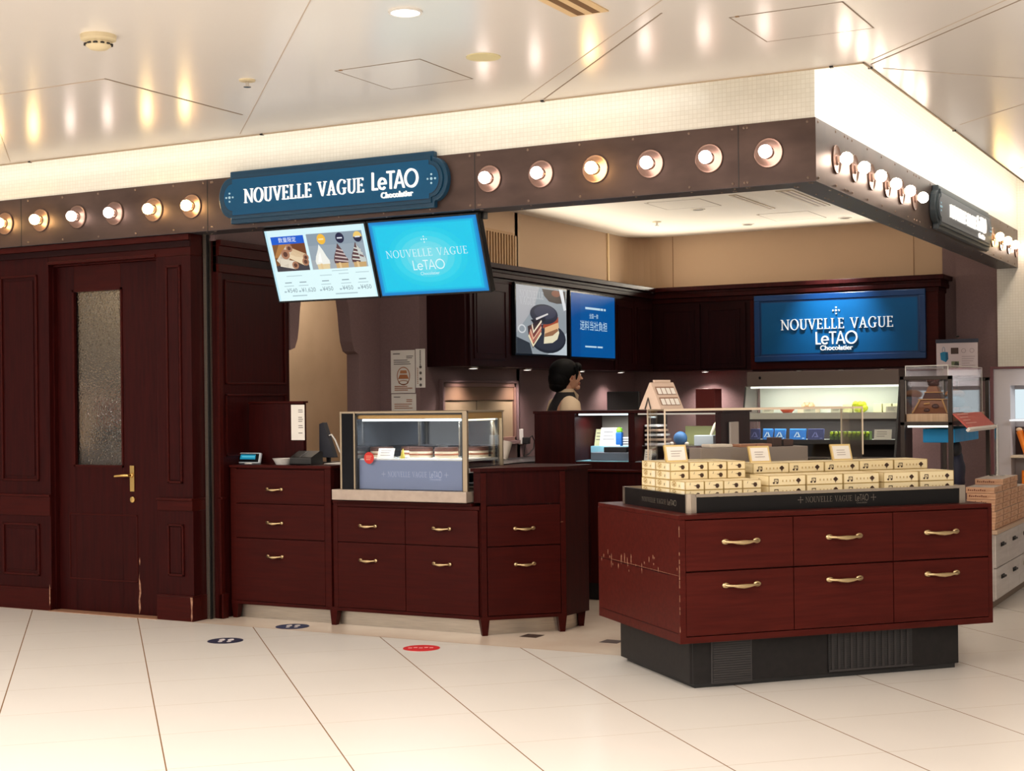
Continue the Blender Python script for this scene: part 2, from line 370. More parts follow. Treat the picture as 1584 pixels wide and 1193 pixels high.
# ------------------------------------------------------------ panelled front wall, door and pillar (left)
def moulding(c, x0, x1, z0, z1, y, m=WOODH, wd=.014, t=.010):
    c.box(x0, x1, y-t, y, z0, z0+wd, m); c.box(x0, x1, y-t, y, z1-wd, z1, m); c.box(x0, x0+wd, y-t, y, z0, z1, m); c.box(x1-wd, x1, y-t, y, z0, z1, m)
c = MB()
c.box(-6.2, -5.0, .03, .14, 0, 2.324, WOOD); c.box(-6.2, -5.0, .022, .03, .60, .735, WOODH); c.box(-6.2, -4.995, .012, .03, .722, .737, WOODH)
c.box(-6.2, -4.996, .014, .03, 0, .14, WOODH)
for z0, z1 in ((.82, 2.14), (.215, .55)):
    moulding(c, -5.42, -5.095, z0, z1, .03); moulding(c, -5.95, -5.56, z0, z1, .03)
    c.box(-5.385, -5.13, .024, .03, z0+.035, z1-.035, WOOD)
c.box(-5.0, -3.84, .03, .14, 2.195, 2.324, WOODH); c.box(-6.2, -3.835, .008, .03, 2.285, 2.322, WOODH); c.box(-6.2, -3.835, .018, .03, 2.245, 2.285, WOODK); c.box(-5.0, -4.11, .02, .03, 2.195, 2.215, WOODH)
c.prism([(-5.003, .03), (-4.9955, .05), (-4.996, .14), (-5.002, .17), (-5.005, .09)], .0135, .0139, BARE, 'y')
struct(c.build('wall_front', bevel=.003), 'dark red wood panelled wall left of the door', 'wall')
c = MB()
c.box(-4.11, -3.84, .03, .15, 0, 2.195, WOOD); c.box(-4.112, -3.835, .012, .155, .722, .737, WOODH); c.box(-4.112, -3.838, .02, .15, .66, .722, WOODH)
c.box(-4.112, -3.832, .010, .155, 0, .145, WOODH); c.box(-4.112, -3.830, .008, .157, .145, .152, WOODH)
moulding(c, -4.03, -3.915, .825, 2.14, .03); moulding(c, -4.035, -3.91, .265, .58, .03)
c.box(-4.012, -3.933, .023, .03, .845, 2.12, WOOD); c.box(-4.015, -3.93, .023, .03, .285, .56, WOOD)
c.prism([(-3.845, .0), (-3.836, .02), (-3.838, .07), (-3.833, .12), (-3.834, .145), (-3.852, .145), (-3.847, .1), (-3.844, .06), (-3.848, .03)], .0092, .0096, BARE, 'y')
struct(c.build('wall_front', bevel=.003), 'narrow panelled wood pillar between door and counter', 'pillar')
c = MB(); c.box(-3.835, -3.815, .14, .155, 0, 2.324, STEEL); c.box(-3.815, -3.808, .145, .165, 0, 2.324, BLACK); c.box(-3.828, -3.806, .168, .182, 0, 2.324, STEEL)
struct(c.build('trim_5'), 'slim vertical metal shutter rail beside the pillar', 'trim')
# door
dr = bpy.data.objects.new('door_1', None); COL.objects.link(dr); dr.location = (-4.55, .1, 0); WM[dr] = Matrix.Translation((-4.55, .1, 0))
struct(dr, 'dark red wood door with a tall frosted glass pane', 'door')
c = MB(); dz = .004
c.box(-4.985, -4.84, .09, .13, dz, 2.185, WOOD); c.box(-4.45, -4.125, .09, .13, dz, 2.185, WOOD); c.box(-4.84, -4.45, .09, .13, dz, .925, WOOD); c.box(-4.84, -4.45, .09, .13, 2.02, 2.185, WOODH)
moulding(c, -4.90, -4.33, .20, .62, .09, WOODH, .010, .004)
pl_ = [(-4.325, .01), (-4.312, .04), (-4.318, .10), (-4.308, .14), (-4.312, .2), (-4.322, .23), (-4.318, .27), (-4.326, .22), (-4.322, .15), (-4.33, .08)]
c.prism(pl_, .0888, .0895, BARE, 'y'); c.prism([(-4.318, .31), (-4.313, .33), (-4.317, .36), (-4.322, .335)], .0888, .0895, BARE, 'y')
c.build('door_panel', dr, bevel=.003)
c = MB(); moulding(c, -4.852, -4.438, .913, 2.032, .09, WOODH, .013, .006); c.build('glazing_bead', dr)
fg = mat('rippled_frosted_glass', (.84, .79, .70), .13, trans=1.0, spec=.6); N_, L_, b_ = nodes(fg)
vo = N_.new('ShaderNodeTexVoronoi'); vo.inputs['Scale'].default_value = 70; bp_ = N_.new('ShaderNodeBump'); bp_.inputs['Strength'].default_value = .55; bp_.inputs['Distance'].default_value = .006
tc_ = N_.new('ShaderNodeTexCoord'); L_.new(tc_.outputs['Object'], vo.inputs['Vector']); L_.new(vo.outputs[0], bp_.inputs['Height']); L_.new(bp_.outputs[0], b_.inputs['Normal'])
c = MB(); c.box(-4.84, -4.45, .107, .112, .925, 2.02, fg); c.build('glass_pane', dr, label='rippled frosted glass pane')
c = MB(); c.box(-4.385, -4.35, .082, .09, .765, .925, GOLD); c.build('handle_plate', dr, bevel=.002, label='brass handle plate')
c = MB(); c.tube([(-4.368, .082, .865), (-4.368, .045, .865), (-4.385, .038, .866), (-4.42, .036, .864), (-4.465, .036, .86)], [.008, .008, .009, .008, .007], GOLD, 10); c.ell((-4.368, .078, .865), (.014, .008, .014), GOLD, 12, 8)
c.build('lever_handle', dr, smooth=True, label='brass lever handle')
c = MB(); c.lathe([(.018, 0), (.018, -.01), (.009, -.012)], (-4.365, .09, .715), GOLD, 'y', 18); c.build('lock_cylinder', dr, smooth=True)
c = MB(); c.box(-5.0, -4.985, .06, .14, 0, 2.2, WOOD); c.box(-4.125, -4.11, .06, .14, 0, 2.2, WOOD); c.box(-5.0, -4.11, .06, .14, 2.185, 2.2, WOODH); c.box(-5.0, -4.11, .0, .14, 0, .004, D(150, 110, 85))
struct(c.build('trim_6'), 'dark red door frame', 'trim')
# dim room behind the frosted pane
c = MB(); c.box(-6.9, -4.4, 1.5, 1.56, 0, 2.5, D(205, 180, 150)); c.box(-6.9, -3.9, .14, 1.5, 2.4, 2.45, D(205, 190, 170)); c.box(-4.12, -4.10, .15, .9, 0, 2.4, D(120, 90, 70)); c.box(-6.9, -6.85, .14, 1.5, 0, 2.4, D(190, 170, 150))
struct(c.build('wall_room'))
tag((lambda m: (m.box(-5.45, -4.9, .55, .8, 0, 1.02, D(176, 172, 176)), m.build('storage_counter', bevel=.004))[1])(MB()), 'pale low counter blurred behind the frosted door glass', 'counter')
tag((lambda m: (m.box(-5.12, -4.93, .58, .75, 1.02, 1.15, D(70, 62, 56)), m.build('storage_box', bevel=.004))[1])(MB()), 'dark box blurred behind the frosted door glass, lower one', 'box')
tag((lambda m: (m.box(-5.10, -4.95, .60, .74, 1.15, 1.33, D(186, 110, 84)), m.build('storage_box', bevel=.004))[1])(MB()), 'reddish box blurred behind the frosted door glass, on the dark one', 'box')
tag((lambda m: (m.box(-5.9, -4.75, .95, 1.2, 1.45, 2.1, D(92, 82, 66)), m.box(-5.9, -4.75, 1.2, 1.5, 1.45, 2.1, D(92, 82, 66)), m.build('wall_cupboard', bevel=.004))[2])(MB()), 'dark cupboard blurred behind the upper frosted door glass', 'cupboard')
lamp('back_room_lamp', 'AREA', (-5.2, .55, 2.36), 12, (1, .88, .72), .3)

# ------------------------------------------------------------ left side of the shop: panelling, arch, poster wall
c = MB(); c.box(-3.84, -3.77, .185, .905, 0, 2.29, WOOD); c.box(-3.77, -3.757, .185, .22, 0, 2.10, WOODH)
for a, b, x in ((2.10, 2.15, -3.752), (2.15, 2.20, -3.760), (2.20, 2.26, -3.748), (2.26, 2.295, -3.735)): c.box(-3.8, x, .185, .905, a, b, WOODH if x > -3.755 else WOODK)
for y0, y1, z0, z1 in ((.255, .86, 1.42, 2.06), (.255, .86, .98, 1.36)):
    c.box(-3.77, -3.760, y0, y1, z1-.012, z1, WOODH); c.box(-3.77, -3.760, y0, y1, z0, z0+.012, WOODH); c.box(-3.77, -3.760, y0, y0+.012, z0, z1, WOODH); c.box(-3.77, -3.760, y1-.012, y1, z0, z1, WOODH)
c.box(-3.78, -3.745, .185, .215, .722, .737, WOODH); c.box(-3.78, -3.745, .185, .235, 0, .15, WOODH)
struct(c.build('wall_left', bevel=.002), 'dark red panelled side wall behind the register counter', 'wall')
c = MB(); c.box(-3.84, -3.77, .17, .905, 2.29, 2.8, MAUVE); struct(c.build('wall_left'))
c = MB(); ar = [(.905, 1.645), (.955, 1.66), (.985, 1.72), (1.0, 1.80), (1.015, 1.92), (1.04, 2.04), (1.10, 2.14), (1.20, 2.20), (1.30, 2.215), (1.40, 2.20), (1.50, 2.14), (1.555, 2.04), (1.58, 1.92), (1.595, 1.80), (1.61, 1.72), (1.64, 1.655), (1.69, 1.635)]
for (ya, za), (yb, zb) in zip(ar, ar[1:]): c.prism([(ya, za), (yb, zb), (yb, 2.8), (ya, 2.8)], -3.86, -3.76, MAUVE, 'x')
c.box(-3.86, -3.76, 1.69, 1.96, 0, 2.8, MAUVE)
struct(c.build('wall_left'), 'mauve wall with a bracketed archway', 'wall')
c = MB(); c.box(-4.75, -4.70, 1.57, 4.2, 0, 2.8, noise_col(mat('corridor_paint', (.5, .38, .26), .85), (.46, .345, .225), (.52, .39, .26), (1, 1, 1), 3)); c.box(-4.70, -3.43, 3.4, 3.45, 0, 2.8, BEIGE); c.box(-4.75, -3.86, 1.57, 3.45, 2.8, 2.83, CREAMW)
struct(c.build('wall_corridor'), 'beige passage wall seen through the archway', 'wall')
lamp('passage_lamp', 'AREA', (-4.25, 1.9, 2.75), 24, (1, .88, .74), .3)
c = MB(); c.box(-3.86, -3.43, 1.96, 2.06, 0, 2.8, MAUVE); struct(c.build('wall_left'), 'mauve wall stub carrying the posters', 'wall'); c = MB(); c.box(-3.53, -3.43, 2.06, 5.83, 0, 2.29, MAUVE); c.box(-3.53, -3.43, 2.06, 5.83, 2.29, 2.82, BEIGE)
c.box(-3.43, -3.418, 5.14, 5.17, 2.29, 2.78, D(232, 205, 160))
struct(c.build('wall_left'), 'mauve inner wall below and beige wall above the cabinets', 'wall'); c = MB()
for k in range(8):                                              # the coved inner corner of the upper wall
    a0, a1 = PI/2*k/8, PI/2*(k+1)/8; R_ = .28
    P_ = lambda a: (-3.43+R_-R_*math.cos(a), 5.73-R_+R_*math.sin(a))
    c.prism([P_(a0), P_(a1), (-3.435, 5.735)], 2.29, 2.80, BEIGE)
struct(c.build('wall_corner'), 'rounded beige inner corner above the cabinets', 'wall')
c = MB(); c.box(-3.53, -.66, 5.73, 5.83, 0, 2.29, MAUVE); c.box(-3.53, -.62, 5.73, 5.83, 2.29, 2.82, BEIGE); c.box(-.865, -.86, 5.726, 5.73, 2.29, 2.78, D(140, 105, 75)); c.box(-3.04, -3.035, 5.726, 5.73, 2.29, 2.78, D(140, 105, 75))
struct(c.build('wall_back'), 'mauve back wall with a beige upper part', 'wall')
c = MB(); c.box(-.62, -.50, 5.70, 5.83, 0, 2.9, MAUVE); c.box(-.50, -.165, 5.64, 5.83, 0, 2.9, MAUVE)
struct(c.build('wall_right'), 'plain mauve wall right of the blue sign', 'wall')
c = MB(); c.box(-.165, 4.5, 5.60, 5.83, 0, 3.1, MOS); struct(c.build('wall_tiled', origin=(0, 5.6, 0)), 'cream tiled wall at the far right', 'wall')
c = MB(); c.box(-3.86, -.17, .17, 5.8, 2.78, 2.81, CREAMW)
struct(c.build('ceiling', origin=(-2, 3, 2.78)))
for p in ((-2.4, 1.2), (-2.4, 2.9), (-1.2, 1.4), (-1.2, 3.0)): lamp('shop_unseen_lamp', 'AREA', (*p, 2.77), 6, (1, .9, .78), .14)
# warm light tubes lying hidden on top of the wall cabinets
lamp('cabinet_top_lamp', 'AREA', (-3.27, 3.8, 2.31), 18, (1, .90, .74), 3.1, .05, aim=(-2.3, 3.8, 2.78), spread=2.6)
lamp('cabinet_top_lamp', 'AREA', (-1.9, 5.57, 2.31), 14, (1, .90, .74), 2.5, .05, aim=(-1.9, 4.6, 2.78), spread=2.6)
lamp('shop_unseen_lamp', 'SPOT', (-.35, 1.5, 2.765), 30, (1, .93, .82), .04, aim=(.0, 2.5, 1.3), spot=math.radians(40))  # unseen spot, added to brighten the acrylic case and its sculptures

# ------------------------------------------------------------ marquee bulbs
B_PINK = emis('bulb_pink_white', (1.0, .80, .70), 12); B_WARM = emis('bulb_amber_white', (1.0, .66, .26), 36)
DISH = mat('copper_dish', (.22, .14, .115), .28, .8)
B_SIDE = emis('bulb_copper_white', (1.0, .78, .62), 26)
def bulb(M, label, warm, group):
    t = thing('marquee_bulb', label, 'lamp', M=M, group=group)
    c = MB(t); c.lathe([(.072, 0), (.072, -.006), (.069, -.008), (.062, -.005), (.030, -.006), (.024, -.014), (.001, -.014)], (0, 0, 0), DISH, 'y', 28, False); c.build('backing_dish', t, smooth=True)
    c = MB(t); c.cyl((0, 0, 0), .016, -.012, -.030, mat('socket_ceramic', (.5, .36, .3), .4), 'y', 16); c.build('socket', t, smooth=True)
    c = MB(t); c.lathe([(.014, -.024), (.019, -.029), (.029, -.038), (.033, -.052), (.030, -.067), (.019, -.080), (.002, -.085)], (0, 0, 0), (B_PINK, B_WARM, B_SIDE)[warm], 'y', 20); c.build('glass_globe', t, smooth=60)
    return t
ORD = ['first', 'second', 'third', 'fourth', 'fifth', 'sixth', 'seventh', 'eighth', 'ninth', 'tenth', 'eleventh', 'twelfth', 'thirteenth']
protos = {}
def put_bulb(M, label, warm, group):
    if warm in protos:
        t = dup(protos[warm], M=M, label=label); t['group'] = group
    else: protos[warm] = bulb(M, label, warm, group)
Lx = [-5.34, -5.028, -4.714, -4.407, -4.093, -3.797]; Lw = [1, 1, 0, 0, 1, 1]
for k, (x, wm) in enumerate(zip(Lx, Lw)):
    put_bulb(Matrix.Translation((x, 0, 2.479)), '%s bulb on the front fascia, %s to the left of the long blue sign' % ('amber glowing' if wm else 'pinkish white', ['sixth', 'fifth', 'fourth', 'third', 'second', 'next'][k]), wm, 'marquee bulbs left of the front sign')
Rx = [-1.771, -1.463, -1.151, -.848, -.536, -.232]; Rw = [0, 0, 1, 0, 0, 0]
for k, (x, wm) in enumerate(zip(Rx, Rw)):
    put_bulb(Matrix.Translation((x, 0, 2.479)), '%s bulb on the front fascia, %s to the right of the long blue sign' % ('amber glowing' if wm else 'pinkish white', ['next', 'second', 'third', 'fourth', 'fifth', 'sixth'][k]), wm, 'marquee bulbs right of the front sign')
RZ = Matrix.Rotation(PI/2, 4, 'Z')
for k, y in enumerate([.34, .673, 1.011, 1.345, 1.675, 2.0]):
    put_bulb(Matrix.Translation((0, y, 2.474)) @ RZ, 'round bulb on the right-hand fascia, %s from the corner before the side sign' % ORD[k], 2, 'marquee bulbs before the side sign')
for k in range(8):
    put_bulb(Matrix.Translation((0, 4.50+.335*k, 2.472)) @ RZ, 'round bulb on the right-hand fascia, %s beyond the side sign' % ORD[k], 1 if k < 2 else 2, 'marquee bulbs beyond the side sign')

# ------------------------------------------------------------ shaped signs on the fascia
BLUE = mat('sign_blue', (.007, .085, .20), .4, spec=.2); BLUED = mat('sign_blue_moulding', (.004, .045, .095), .32, spec=.4); BLUEL = mat('sign_line', (.003, .02, .05), .5)
LIT = emis('lit_letter', (1.0, .93, .82), 1.35); LITD = emis('lit_letter_halo', (.75, .85, .95), .8)
def plaque(w, h, r, notch):                                    # long board with rounded ends and stepped shoulders
    x = w/2-r; y = h/2; b = y-notch; pts = []
    for k in range(13):
        a = -PI/2+PI*k/12; pts.append((x+r*math.cos(a), b*math.sin(a)))
    pts = [(x, -y)]+pts+[(x, y)]
    return pts+[(-p[0], -p[1]) for p in pts]
def fascia_sign(fr, name, label, w, h, lit, base, mould):
    t = thing(name, label, 'sign', fr[0])
    c = MB(); c.solid(fr, plaque(w, h, .085, .035), 0, .040, mould); c.build('sign_board', t, bevel=.006)
    c = MB(); c.solid(fr, plaque(w-.05, h-.05, .075, .03), .040, .050, mould); c.solid(fr, plaque(w-.085, h-.085, .065, .028), .050, .0515, BLUEL); c.solid(fr, plaque(w-.095, h-.095, .062, .027), .0515, .0525, base); c.build('face_panel', t, bevel=.002)
    o, ux, uy = fr; n = Vector(ux).cross(Vector(uy)).normalized(); g = (Vector(o)+n*.0525, ux, uy)
    def fit(ps, cur, wid): return [[(a*wid/cur, b) for a, b in q] for q in ps]
    c = MB(); p, wd = word('NOUVELLE VAGUE', SER, .080); wn = word('NOUVELLE', SER, .080)[1]; k_ = .83/wd; q_ = fit(p, wd, .83)
    for lo, hi in ((-1, wn*k_+.005), (wn*k_+.005, 9)):
        c = MB(); put(c, g, [a for a in q_ if lo < a[0][0] <= hi], -.575, -.04, lit, depth=.014); c.build('lettering', t, label='lit white serif lettering')
    c = MB(); p, wd = word('LeTAO', SAN, .098, .04); put(c, g, fit(p, wd, .30), .305, -.036, lit, depth=.014); c.build('lettering', t, label='lit white sans-serif name lettering')
    c = MB(); p, wd = typed('Chocolatier', .045, .014); put(c, g, fit(p, wd, .205), .365, -.083, lit, depth=.010); c.build('lettering', t, label='small lit white lettering')
    for sx in (-1, 1):
        c = MB(); emblem(c, g, sx*(w/2-.092), 0, .038, mat('emblem_pale_blue', (.35, .55, .66), .5, emit=(.35, .55, .66), es=.25), depth=.004); c.build('emblem', t)
    return t
fascia_sign((Vector((-2.784, 0, 2.500)), (1, 0, 0), (0, 0, 1)), 'fascia_sign', 'long blue illuminated shop sign on the front fascia', 1.556, .305, LIT, BLUE, BLUED)
SIL = mat('side_sign_metal', (.32, .34, .37), .45, .4); SILD = mat('side_sign_frame', (.035, .05, .062), .42)
fascia_sign((Vector((0, 3.315, 2.475)), (0, 1, 0), (0, 0, 1)), 'fascia_sign', 'illuminated sign with steel frame on the right-hand fascia, seen at a sharp angle', 1.83, .275, LIT, mat('side_sign_face', (.17, .185, .21), .45), SILD)

# ------------------------------------------------------------ two hanging menu screens
def screen(name, label, cat, o, ux, uy, w, h, fn, bezel=.012, depth=.05, group=None):
    o, ux, uy = Vector(o), Vector(ux).normalized(), Vector(uy).normalized(); n = ux.cross(uy); fr = (o, ux, uy)
    t = thing(name, label, cat, o, group=group)
    c = MB(); c.solid(fr, rect(-w/2-bezel, -h/2-bezel, w/2+bezel, h/2+bezel), -depth, 0, BLACKG); c.build('casing', t, bevel=.003)
    c = MB(); fn(c, (o+n*.0006, ux, uy), w, h); c.build('screen_image', t, label='lit picture on the screen')
    return t
def menu_art(c, fr, w, h):
    A = lambda p, l, m: c.art(fr, p, l, m)
    def R(x0, y0, x1, y1, l, m): A(rect(-w/2+x0*w, -h/2+y0*h, -w/2+x1*w, -h/2+y1*h), l, m)
    def Pt(pts, l, m): A([(-w/2+x*w, -h/2+y*h) for x, y in pts], l, m)
    R(0, 0, 1, 1, 0, E(214, 244, 250)); R(.01, .0, .99, .42, 1, E(224, 250, 252)); R(0, 0, .02, 1, 1, E(190, 232, 245)); R(.98, 0, 1, 1, 1, E(196, 236, 247))
    # wafer-roll photograph under a blue banner
    R(.05, .42, .385, .80, 1, E(128, 82, 44)); Pt([(.05, .62), (.12, .80), (.24, .80), (.2, .6)], 2, E(176, 122, 66)); R(.25, .62, .385, .80, 2, E(112, 60, 28))
    R(.05, .42, .385, .50, 2, E(62, 58, 66)); Pt([(.05, .5), (.385, .5), (.385, .58), (.3, .56), (.1, .46)], 2, E(84, 62, 52)); R(.05, .80, .385, .91, 2, E(0, 88, 206))
    for x0, y0, x1, y1, m, q in ((.09, .54, .22, .74, E(218, 206, 186), .035), (.13, .50, .17, .66, E(196, 182, 164), .045), (.16, .70, .36, .54, E(232, 208, 172), .036), (.20, .72, .37, .60, E(214, 184, 146), .03), (.10, .55, .25, .50, E(226, 214, 196), .035)):
        dx, dy = x1-x0, (y1-y0)*h/w; L_ = math.hypot(dx, dy); nx, ny = -dy/L_*q, dx/L_*q*w/h
        Pt([(x0-nx, y0-ny), (x1-nx, y1-ny), (x1+nx, y1+ny), (x0+nx, y0+ny)], 3, m); A(circ(-w/2+x1*w, -h/2+y1*h, q*w*.95), 4, E(170, 120, 92)); A(circ(-w/2+x1*w, -h/2+y1*h, q*w*.5), 5, E(92, 56, 44))
    p, tw = typed('数量限定', .075*h); put(c, fr, p, -w/2+.2175*w-tw/2, -h/2+.832*h, E(235, 245, 255), 4)
    # three soft-serve cones
    R(.415, .42, .965, .915, 1, E(150, 164, 176)); R(.415, .42, .965, .55, 2, E(164, 172, 178)); R(.415, .75, .965, .915, 2, E(138, 154, 168))
    for k, x in enumerate((.535, .72, .895)):
        base = E(240, 240, 232) if k == 0 else E(92, 62, 66)
        cone = [E(228, 206, 160), E(206, 168, 112), E(200, 164, 112)][k]
        Pt([(x-.062, .42), (x+.055, .42), (x+.062, .50), (x-.066, .50)], 3, cone); Pt([(x-.03, .42), (x-.01, .42), (x-.012, .5), (x-.034, .5)], 4, E(226, 196, 146))
        Pt([(x-.072, .49), (x+.066, .49), (x+.066, .535), (x+.042, .60), (x+.02, .68), (x-.012, .765), (x-.03, .69), (x-.062, .60), (x-.074, .54)], 4, base)
        if k:
            for j, (yy, wd) in enumerate(((.50, .066), (.55, .058), (.60, .044), (.65, .032))):
                Pt([(x-wd, yy+.028), (x+wd, yy-.004), (x+wd, yy+.016), (x-wd, yy+.046)], 5, E(206, 188, 184) if k == 1 else E(214, 214, 204))
            if k == 2: Pt([(x+.01, .49), (x+.066, .49), (x+.066, .535), (x+.042, .60), (x+.02, .68), (x-.005, .745)], 6, E(198, 204, 200)); Pt([(x+.012, .57), (x+.05, .55), (x+.05, .575), (x+.012, .60)], 7, E(120, 96, 96))
        else: Pt([(x-.05, .52), (x-.01, .52), (x-.01, .66), (x-.03, .62)], 5, E(252, 252, 248))
        bx, by, br = -w/2+(x+.025)*w, -h/2+.835*h, .042*w
        A(circ(bx, by, br, br*1.05), 5, [E(244, 186, 60), E(24, 28, 64), E(238, 200, 110)][k])
        if k == 2: A([(bx+br*math.cos(a), by+br*1.05*math.sin(a)) for a in [PI+PI*j/12 for j in range(13)]], 6, E(24, 28, 64))
        A(rect(bx-.6*br, by-.14*br, bx+.6*br, by+.14*br), 7, E(250, 230, 170) if k == 0 else E(220, 225, 235))
    g = E(128, 148, 158); g2 = E(166, 190, 198)
    for x, yv, wd in ((.13, .345, .16), (.60, .385, .16), (.47, .33, .12), (.66, .34, .1), (.83, .345, .13)): A(rect(-w/2+x*w, -h/2+yv*h, -w/2+(x+wd)*w, -h/2+(yv+.008)*h), 2, g2)
    for x in (.10, .25, .48, .68, .85): A(rect(-w/2+x*w, -h/2+.25*h, -w/2+(x+.07)*w, -h/2+.262*h), 2, g); A(rect(-w/2+(x-.015)*w, -h/2+.205*h, -w/2+(x+.085)*w, -h/2+.213*h), 2, g2)
    for x, s in ((.075, '¥540'), (.225, '¥1,620'), (.44, '¥450'), (.64, '¥450'), (.82, '¥450')):
        p, tw = typed(s, .085*h); put(c, fr, p, -w/2+(x+.03)*w, -h/2+.115*h, g, 2); A(rect(-w/2+x*w, -h/2+.118*h, -w/2+(x+.022)*w, -h/2+.14*h), 2, g2)
    for x, yv, wd in ((.15, .06, .15), (.59, .06, .22)): A(rect(-w/2+x*w, -h/2+yv*h, -w/2+(x+wd)*w, -h/2+(yv+.014)*h), 2, g2)
TILT = math.atan2(.14, .395); uy_ = (0, -math.sin(TILT), math.cos(TILT))
screen('menu_screen', 'tilted white menu screen with soft-serve pictures under the front sign', 'screen', (-2.962, .13, 2.104), (1, 0, 0), uy_, .695, .425, menu_art)
def brand_art(c, fr, w, h):
    for k, (s, col) in enumerate(((1, (0, 128, 204)), (.965, (0, 150, 214)), (.93, (0, 184, 228)), (.885, (0, 200, 236)))):
        c.art(fr, rect(-w/2*s, -h/2*(s-.02 if k else s), w/2*s, h/2*(s-.02 if k else s)), k, E(*col))
    for k, (s, col) in enumerate(((.70, (20, 204, 234)), (.60, (46, 210, 235)), (.48, (76, 214, 234)), (.36, (104, 218, 234)), (.24, (124, 222, 235)))): c.art(fr, circ(0, 0, w/2*s*1.05, h/2*s*1.15), 4+k, E(*col))
    wl = E(222, 246, 250); emblem(c, fr, 0, .10, .026, wl, 10)
    p, tw = word('NOUVELLE VAGUE', SER, .042); put(c, fr, p, -tw/2, .005, wl, 10)
    p, tw = word('LeTAO', SAN, .055, .03); put(c, fr, p, -tw/2, -.072, wl, 10); p, tw = typed('Chocolatier', .026); put(c, fr, p, -tw/2, -.102, wl, 10)
screen('menu_screen', 'tilted cyan logo screen under the front sign', 'screen', (-2.238, .13, 2.104), (1, 0, 0), uy_, .695, .425, brand_art)
c = MB(); c.box(-3.32, -1.87, .108, .155, 2.288, 2.324, BLACK)
tag(c.build('screen_bracket', origin=(-2.6, .1, 2.324)), 'black mounting rail holding the two hanging screens', 'bracket')

# ------------------------------------------------------------ wall cabinets with screens and blue sign
def raised_door(c, fr, w, h, m, fm=.06):
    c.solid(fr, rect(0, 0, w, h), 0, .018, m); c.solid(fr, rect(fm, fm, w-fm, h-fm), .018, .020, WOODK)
    for a in (rect(fm-.012, fm-.012, w-fm+.012, fm), rect(fm-.012, h-fm, w-fm+.012, h-fm+.012), rect(fm-.012, fm, fm, h-fm), rect(w-fm, fm, w-fm+.012, h-fm)): c.solid(fr, a, .018, .026, m)
    c.solid(fr, rect(fm+.03, fm+.03, w-fm-.03, h-fm-.03), .020, .024, m)
def left_unit(y0, y1, label, doors):
    t = thing('wall_cabinet', label, 'cabinet', (-3.26, (y0+y1)/2, 1.545))
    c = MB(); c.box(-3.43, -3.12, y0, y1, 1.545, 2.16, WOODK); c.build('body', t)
    for a, b in doors:
        c = MB(); raised_door(c, ((-3.12, a+.004, 1.55), (0, 1, 0), (0, 0, 1)), b-a-.008, .60, WOODK); c.build('door', t)
    return t
left_unit(2.06, 2.69, 'dark wall cabinet with a single door nearest the poster wall', [(2.10, 2.68)])
left_unit(2.69, 4.56, 'dark wall cabinet bay behind the cake screen and blue notice screen', [])
left_unit(4.56, 5.40, 'dark wall cabinet beside the inner corner, right of the blue notice screen', [(4.57, 4.98), (4.98, 5.39)])
def cornice(c, side):
    for a, b, d in ((2.15, 2.19, .01), (2.19, 2.225, .035), (2.225, 2.25, .03), (2.25, 2.288, .06)):
        if side: c.box(-3.43, -3.12+d, 2.06, 5.42-d, a, b, WOODK)
        else: c.box(-3.1+d-.05, -.60+d, 5.42-d, 5.73, a, b, WOOD)
c = MB(); cornice(c, 1); struct(c.build('trim_7', bevel=.004), 'dark cornice over the left cabinets', 'trim')
c = MB(); cornice(c, 0); struct(c.build('trim_8', bevel=.004), 'dark red cornice over the back cabinets', 'trim')
t = thing('wall_cabinet', 'dark wall cabinet with two doors left of the large blue sign', 'cabinet', (-2.6, 5.57, 1.545))
c = MB(); c.box(-3.12, -2.20, 5.42, 5.73, 1.545, 2.16, WOODK); c.build('body', t)
for a, b in ((-3.06, -2.66), (-2.64, -2.24)):
    c = MB(); raised_door(c, ((a, 5.42, 1.56), (1, 0, 0), (0, 0, 1)), b-a, .57, WOODK); c.build('door', t)
t = thing('wall_cabinet', 'dark red wall cabinet bay carrying the large blue sign', 'cabinet', (-1.4, 5.57, 1.545))
c = MB(); c.box(-2.20, -.60, 5.42, 5.73, 1.545, 2.16, WOODH); c.build('body', t); c = MB(); c.box(-2.19, -.605, 5.43, 5.72, 1.532, 1.545, WOODK); c.build('bottom_board', t)
